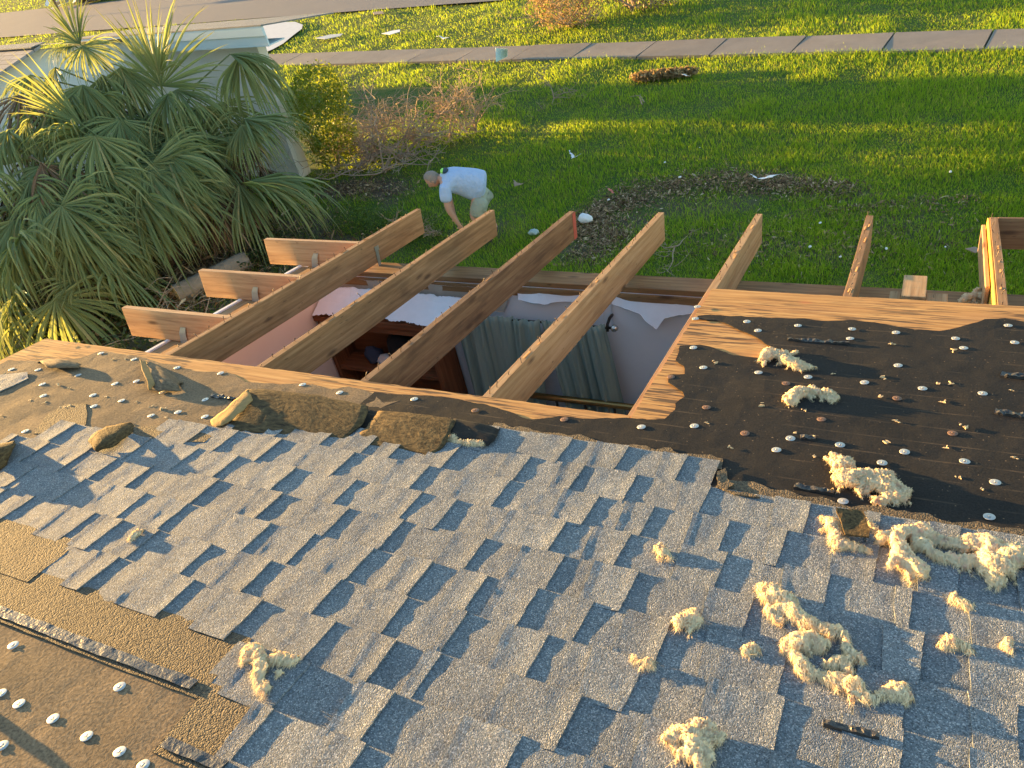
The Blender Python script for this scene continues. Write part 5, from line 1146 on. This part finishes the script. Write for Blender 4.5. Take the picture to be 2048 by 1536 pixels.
plate_thing('red_scrap', 'small red scrap at the left end of the brown drift line', [(1217, 380), (1224, 377), (1227, 383), (1219, 387)], M['red_paint'], 'scrap', [.04, .12, .1, .03])
plate_thing('plastic_scrap', 'crumpled pale plastic scrap lying on the brown drift line', [(1500, 352), (1540, 344), (1560, 340), (1545, 356), (1515, 359)], M['paper2'], 'plastic', [.10, .22, .16, .08, .08])
plate_thing('board', 'brown flat board scrap in the grass left of the doubled rafter', [(1930, 497), (1950, 493), (1966, 500), (1950, 505)], M['cardboard'], 'board')
plate_thing('wood_scrap', 'pale stick with a flat end beside the dead grass clump', [(1362, 148), (1380, 146), (1376, 154), (1366, 153)], M['paper2'], 'scrap', [.12, .14, .1, .08])
gp = GP(1172, 444); blob('stone', (gp[0], gp[1], .05), (.10, .07, .07), M['paper2'], 'rounded white stone beside the third rafter end', 'stone', .2)
gp = GP(1068, 470); blob('stone', (gp[0], gp[1], .04), (.07, .05, .05), plain('grey_teal', (.30, .38, .38), .7), 'grey green lump behind the third rafter', 'stone', .3)
# dead grass clump
b = MB(); rg = np.random.default_rng(77)
for k in range(5): leaf_cloud(b, GP(1290 + k * 20, 158 - k * 2) + np.array([0, 0, .06]), (.26, .15, .08), 300, .05, 500 + k, shell=.1)
o = b.build('dead_grass_clump', M['tanleaf'], None); tag(o, 'brown clump of dead grass on the lawn below the sidewalk', 'dead grass')
wl = [(x, y) for x, y in ((1310, 450), (1388, 398), (1500, 470), (1566, 430), (1640, 452), (1740, 523), (1772, 504), (1838, 530), (1890, 500), (1200, 560), (1290, 470), (1250, 440), (1360, 360), (1470, 520), (1620, 500), (1800, 475), (1680, 520), (1110, 452), (1140, 470), (1085, 438), (1218, 405), (1296, 420), (1900, 350), (1938, 300), (1330, 330), (1230, 300), (1400, 300))]
wm = blob('white_flake', (0, 0, 0), (.02, .014, .012), M['paper2'], 'tiny white flake scattered in the grass', 'scrap', .3, group='white flakes in the grass')
for k, p in enumerate(wl[::2]):
    c = wm if k == 0 else link(wm.copy()); g = GP(*p); c.location = (g[0], g[1], .035); c.rotation_euler = (0, 0, rng.uniform(0, 6)); s = rng.uniform(.4, 1.1); c.scale = (s, s, s)
# rubbish heap on the far verge and a mailbox
hp = GP(165, 6); e = empty('rubbish_heap', (hp[0], hp[1], 0), 'heap of boards, white sheets and blue tarp across the road', 'rubbish heap')
b = MB(); rg = np.random.default_rng(5)
def junk(name, mat, n, sc, off=(0, 0)):
    b = MB()
    for k in range(n):
        c = hp + np.array([rg.normal(off[0], 1.2), rg.normal(.6 + off[1], .5), 0]); a = rg.uniform(0, 6.28); el = rg.normal(0, .4); L = rg.uniform(.3, 1.2) * sc; w = rg.uniform(.1, .35) * sc
        d = np.array([math.cos(a) * math.cos(el), math.sin(a) * math.cos(el), math.sin(el)]) * L; f = np.array([-math.sin(a), math.cos(a), rg.normal(0, .3)]) * w; z = np.array([0, 0, abs(d[2]) + rg.uniform(.05, .5)])
        P = np.array([c - d - f, c + d - f, c + d + f, c - d + f]) + z; Q = P - np.array([0, 0, .03]); b.add(np.concatenate([P, Q]), [(0, 1, 2, 3), (7, 6, 5, 4), (0, 4, 5, 1), (1, 5, 6, 2), (2, 6, 7, 3), (3, 7, 4, 0)])
    return b.build(name, mat, e)
junk('boards', M['cardboard'], 26, 1.1, (1.4, 0)); junk('white_sheets', M['paper2'], 12, .9, (-1.2, -.4)); junk('blue_tarp', plain('blue_tarp', (.05, .16, .42), .5), 8, 1.0, (2.2, .2))
mp = GP(126, 38); mb = empty('mailbox', (mp[0], mp[1], 0), 'small dark mailbox on a post at the road edge behind the palms', 'mailbox')
b = MB(); b.box((mp[0] - .04, mp[1] - .04, -.05), (mp[0] + .04, mp[1] + .04, .95)); b.build('post', M['rafter_brown'], mb)
b = MB(); V = []; k = 8
for y in (-.24, .24):
    V += [(mp[0] - .1, mp[1] + y, .952)] + [(mp[0] - .1 * math.cos(t), mp[1] + y, 1.1 + .09 * math.sin(t)) for t in np.linspace(0, math.pi, k)] + [(mp[0] + .1, mp[1] + y, .952)]
n = k + 2; b.add(V, [tuple(range(n)), tuple(range(2 * n - 1, n - 1, -1))] + [(i, n + i, n + (i + 1) % n, (i + 1) % n) for i in range(n)]); b.build('box', M['dark_trim'], mb)

# ------------------------------------------------------------------ unseen trees added past the left picture edge to cast the lawn's shadow bands
def tree(label, x, y, h, r, seed):
    rg = np.random.default_rng(seed); e = empty('tree', (x, y, 0), label, 'tree', 'trees added out of view for their shadows'); b = MB()
    b.tube([(x, y, -.1), (x + .1, y, h * .35), (x, y + .1, h * .8)], [.22, .16, .05], 8)
    for k in range(6): a = k * 1.05; b.tube([(x, y, h * (.3 + .06 * k)), (x + math.cos(a) * r * .5, y + math.sin(a) * r * .5, h * (.45 + .06 * k)), (x + math.cos(a) * r * .8, y + math.sin(a) * r * .8, h * (.55 + .06 * k))], [.09, .06, .02], 5)
    b.build('trunk', M['bark'], e); b = MB()
    for k in range(9): leaf_cloud(b, (x + rg.normal(0, r * .35), y + rg.normal(0, r * .35), h * rg.uniform(.25, .85)), (r * .6, r * .6, h * .22), 700, .11, seed * 20 + k, shell=.2)
    b.build('crown', M['hedge'], e)
for k, (x, y, h, r) in enumerate([(-34, 12.1, 5.4, .55), (-36, 13.0, 5.8, .56)]): tree(['broad tree', 'tall tree', 'small tree'][k] + ' added out of view to shade the lawn', x, y, h, r, 5 + k)

# ------------------------------------------------------------------ the man bending down on the lawn
FW = np.array([-.91, -.414, 0]); FW /= np.linalg.norm(FW); LF = np.array([-FW[1], FW[0], 0.])
_ref = GP(976, 477); HIPB = _ref
def B_(f, l, z): return HIPB + FW * f + LF * l + np.array([0, 0, z])
def skin_mesh(name, nodes, edges, mat, parent=None, origin=None, root=0, sub=2):
    bm = bmesh.new(); sl = bm.verts.layers.skin.verify(); vs = []
    O = np.asarray(origin if origin is not None else nodes[0][0])
    for k, (p, r) in enumerate(nodes):
        v = bm.verts.new(Vector(np.asarray(p) - O)); rr = r if isinstance(r, (tuple, list)) else (r, r); v[sl].radius = rr; v[sl].use_root = (k == root); vs.append(v)
    for a, b in edges: bm.edges.new((vs[a], vs[b]))
    me = bpy.data.meshes.new(name); bm.to_mesh(me); bm.free(); me.materials.append(mat)
    o = link(bpy.data.objects.new(name, me)); place(o, parent, O)
    s = o.modifiers.new('skin', 'SKIN'); s.use_smooth_shade = True; s.branch_smoothing = .6
    q = o.modifiers.new('sub', 'SUBSURF'); q.levels = sub; q.render_levels = sub; return o
M['skin'] = plain('skin', (.46, .26, .19), .55, 0, .3, .06, 20); M['hair'] = plain('grey_hair', (.24, .20, .17), .85, 0, .2, .3, 60, .5, .01)
M['shirt'] = plain('light_blue_shirt', (.36, .46, .64), .9, 0, .15, .10, 8, .9, .05); M['shorts'] = plain('khaki_shorts', (.30, .33, .27), .9, 0, .15, .12, 9, .9, .05); M['shoe'] = plain('dark_shoe', (.05, .045, .04), .7)
pelvis = B_(-.02, 0, .80); chest = B_(.30, 0, .98); sh = B_(.40, 0, 1.03); neck = B_(.47, 0, 1.05); head = B_(.55, 0, 1.04)
hl_, hr_ = B_(-.02, .11, .76), B_(-.02, -.11, .76); kl, kr = B_(.12, .14, .44), B_(.06, -.16, .44); al, ar = B_(-.06, .14, .09), B_(-.14, -.16, .09); tl, tr_ = B_(.12, .16, .035), B_(.04, -.18, .035)
sl_, sr = B_(.40, .22, .97), B_(.40, -.22, .97); el, er = B_(.42, .27, .68), B_(.44, -.22, .69); wl_, wr = B_(.34, .22, .42), B_(.42, -.10, .44); hnl, hnr = B_(.32, .20, .35), B_(.40, -.06, .37)
N = [(pelvis, (.15, .17)), (B_(.14, 0, .90), (.16, .18)), (chest, (.15, .17)), (sh, (.13, .16)), (neck, .066), (B_(.51, 0, 1.05), .062),
     (hl_, .088), (kl, .064), (al, .045), (tl, .042), (hr_, .088), (kr, .064), (ar, .045), (tr_, .042),
     (sl_, .068), (el, .047), (wl_, .032), (hnl, (.040, .022)), (sr, .068), (er, .047), (wr, .032), (hnr, (.040, .022)), (head, .085)]
Ed = [(0, 1), (1, 2), (2, 3), (3, 4), (4, 5), (0, 6), (6, 7), (7, 8), (8, 9), (0, 10), (10, 11), (11, 12), (12, 13), (3, 14), (14, 15), (15, 16), (16, 17), (3, 18), (18, 19), (19, 20), (20, 21), (5, 22)]
for hi, hp_, sd in ((17, hnl, 1), (21, hnr, -1)):
    dn = np.array([0, 0, -1.]) * .8 + FW * -.1
    for k, (o_, L) in enumerate(((-.026, .075), (-.009, .085), (.009, .08), (.026, .062))):
        a = len(N); p0 = hp_ + FW * o_ + dn * .035; N += [(p0, .010), (p0 + dn * L * .5 - LF * sd * .008, .0085), (p0 + dn * L * .85 - LF * sd * .03, .007)]; Ed += [(hi, a), (a, a + 1), (a + 1, a + 2)]
    a = len(N); p0 = hp_ + FW * .042 + dn * .0; N += [(p0, .011), (p0 + FW * .018 + dn * .035 - LF * sd * .014, .009)]; Ed += [(hi, a), (a, a + 1)]
man = skin_mesh('person', N, Ed, M['skin'], None, (HIPB[0], HIPB[1], 0), 0, 2)
tag(man, 'grey haired person in light blue shirt and khaki shorts bending down to pick up branches', 'person')
# head with features, then hair
def hframe(a):
    a = np.atleast_2d(a); f = FW * .62 + np.array([0, 0, -.78]); f /= np.linalg.norm(f); u = FW * .78 + np.array([0, 0, .62]); u /= np.linalg.norm(u)
    return B_(.575, 0, 1.05) + np.outer(a[:, 0], f) + np.outer(a[:, 1], LF) + np.outer(a[:, 2], u)
V = ICO_V * np.array([.098, .078, .118]); V[:, 0] += np.where(V[:, 2] < -.02, .012, 0); V[:, 1] *= np.where(V[:, 2] < -.03, .82, 1)
b = MB(); b.add(hframe(V), ICO_F)
b.add(hframe(ICO_V * np.array([.022, .014, .022]) + np.array([.108, 0, -.012])), ICO_F)
for s in (-1, 1): b.add(hframe(ICO_V * np.array([.020, .010, .032]) + np.array([-.005, s * .080, -.005])), ICO_F); b.add(hframe(ICO_V * np.array([.008, .013, .008]) + np.array([.090, s * .032, .018])), ICO_F, None, 1)
b.add(hframe(ICO_V * np.array([.006, .024, .006]) + np.array([.092, 0, -.052])), ICO_F, None, 1)
b.build('head', [M['skin'], M['hair']], man, smooth=True)
V = ICO_V * np.array([.106, .088, .126]); sel = ~((ICO_V[:, 0] > .42) & (ICO_V[:, 2] < .62)) & (ICO_V[:, 2] > -.55); V = V * (1 + .05 * fbm(ICO_V * 5, 2))[:, None]
idm = -np.ones(len(V), int); idm[sel] = np.arange(sel.sum()); F = [tuple(idm[list(f)]) for f in ICO_F if all(sel[list(f)])]
mk('hair', hframe(V[sel] + np.array([-.006, 0, .004])), F, M['hair'], man, None, True)
skin_mesh('shirt', [(B_(-.15, 0, .79), (.20, .235)), (B_(-.06, 0, .82), (.22, .245)), (B_(.06, 0, .88), (.215, .245)), (B_(.22, 0, .965), (.21, .235)), (B_(.34, 0, 1.01), (.175, .20)), (B_(.42, 0, 1.035), (.125, .14)), (B_(.47, 0, 1.045), (.08, .085)), (sl_, .108), (B_(.42, .265, .77), .085), (sr, .108), (B_(.43, -.235, .77), .085)],
          [(0, 1), (1, 2), (2, 3), (3, 4), (4, 5), (5, 6), (4, 7), (7, 8), (4, 9), (9, 10)], M['shirt'], man, None, 0, 3)
skin_mesh('shorts', [(B_(-.16, 0, .77), (.205, .23)), (B_(.0, 0, .80), (.20, .225)), (B_(-.06, .13, .70), .15), (B_(.08, .15, .42), .112), (B_(-.06, -.13, .70), .15), (B_(.03, -.16, .42), .112)],
          [(0, 1), (0, 2), (2, 3), (0, 4), (4, 5)], M['shorts'], man, None, 0, 3)
for a_, t_ in ((al, tl), (ar, tr_)): skin_mesh('shoe', [(a_ - np.array([0, 0, .03]) - FW * .03, .05), (a_ * .4 + t_ * .6, .048), (t_ + FW * .05, .040)], [(0, 1), (1, 2)], M['shoe'], man, None, 0, 2)
M['lime'] = plain('lime_print', (.36, .72, .12), .8); M['navy'] = plain('navy_print', (.03, .05, .07), .8)
b = MB(); b.add(B_(.40, .03, 1.150) + np.outer(ICO_V[:, 0] * .035, FW) + np.outer(ICO_V[:, 1] * .07, LF) + np.outer(ICO_V[:, 2] * .030, [0, 0, 1]), ICO_F)
b.add(B_(.372, .03, 1.148) + np.outer(ICO_V[:, 0] * .055, FW) + np.outer(ICO_V[:, 1] * .08, LF) + np.outer(ICO_V[:, 2] * .030, [0, 0, 1]), ICO_F, None, 1)
b.build('shirt_print', [M['lime'], M['navy']], man, smooth=True)
man.scale = (.93, .93, .93)
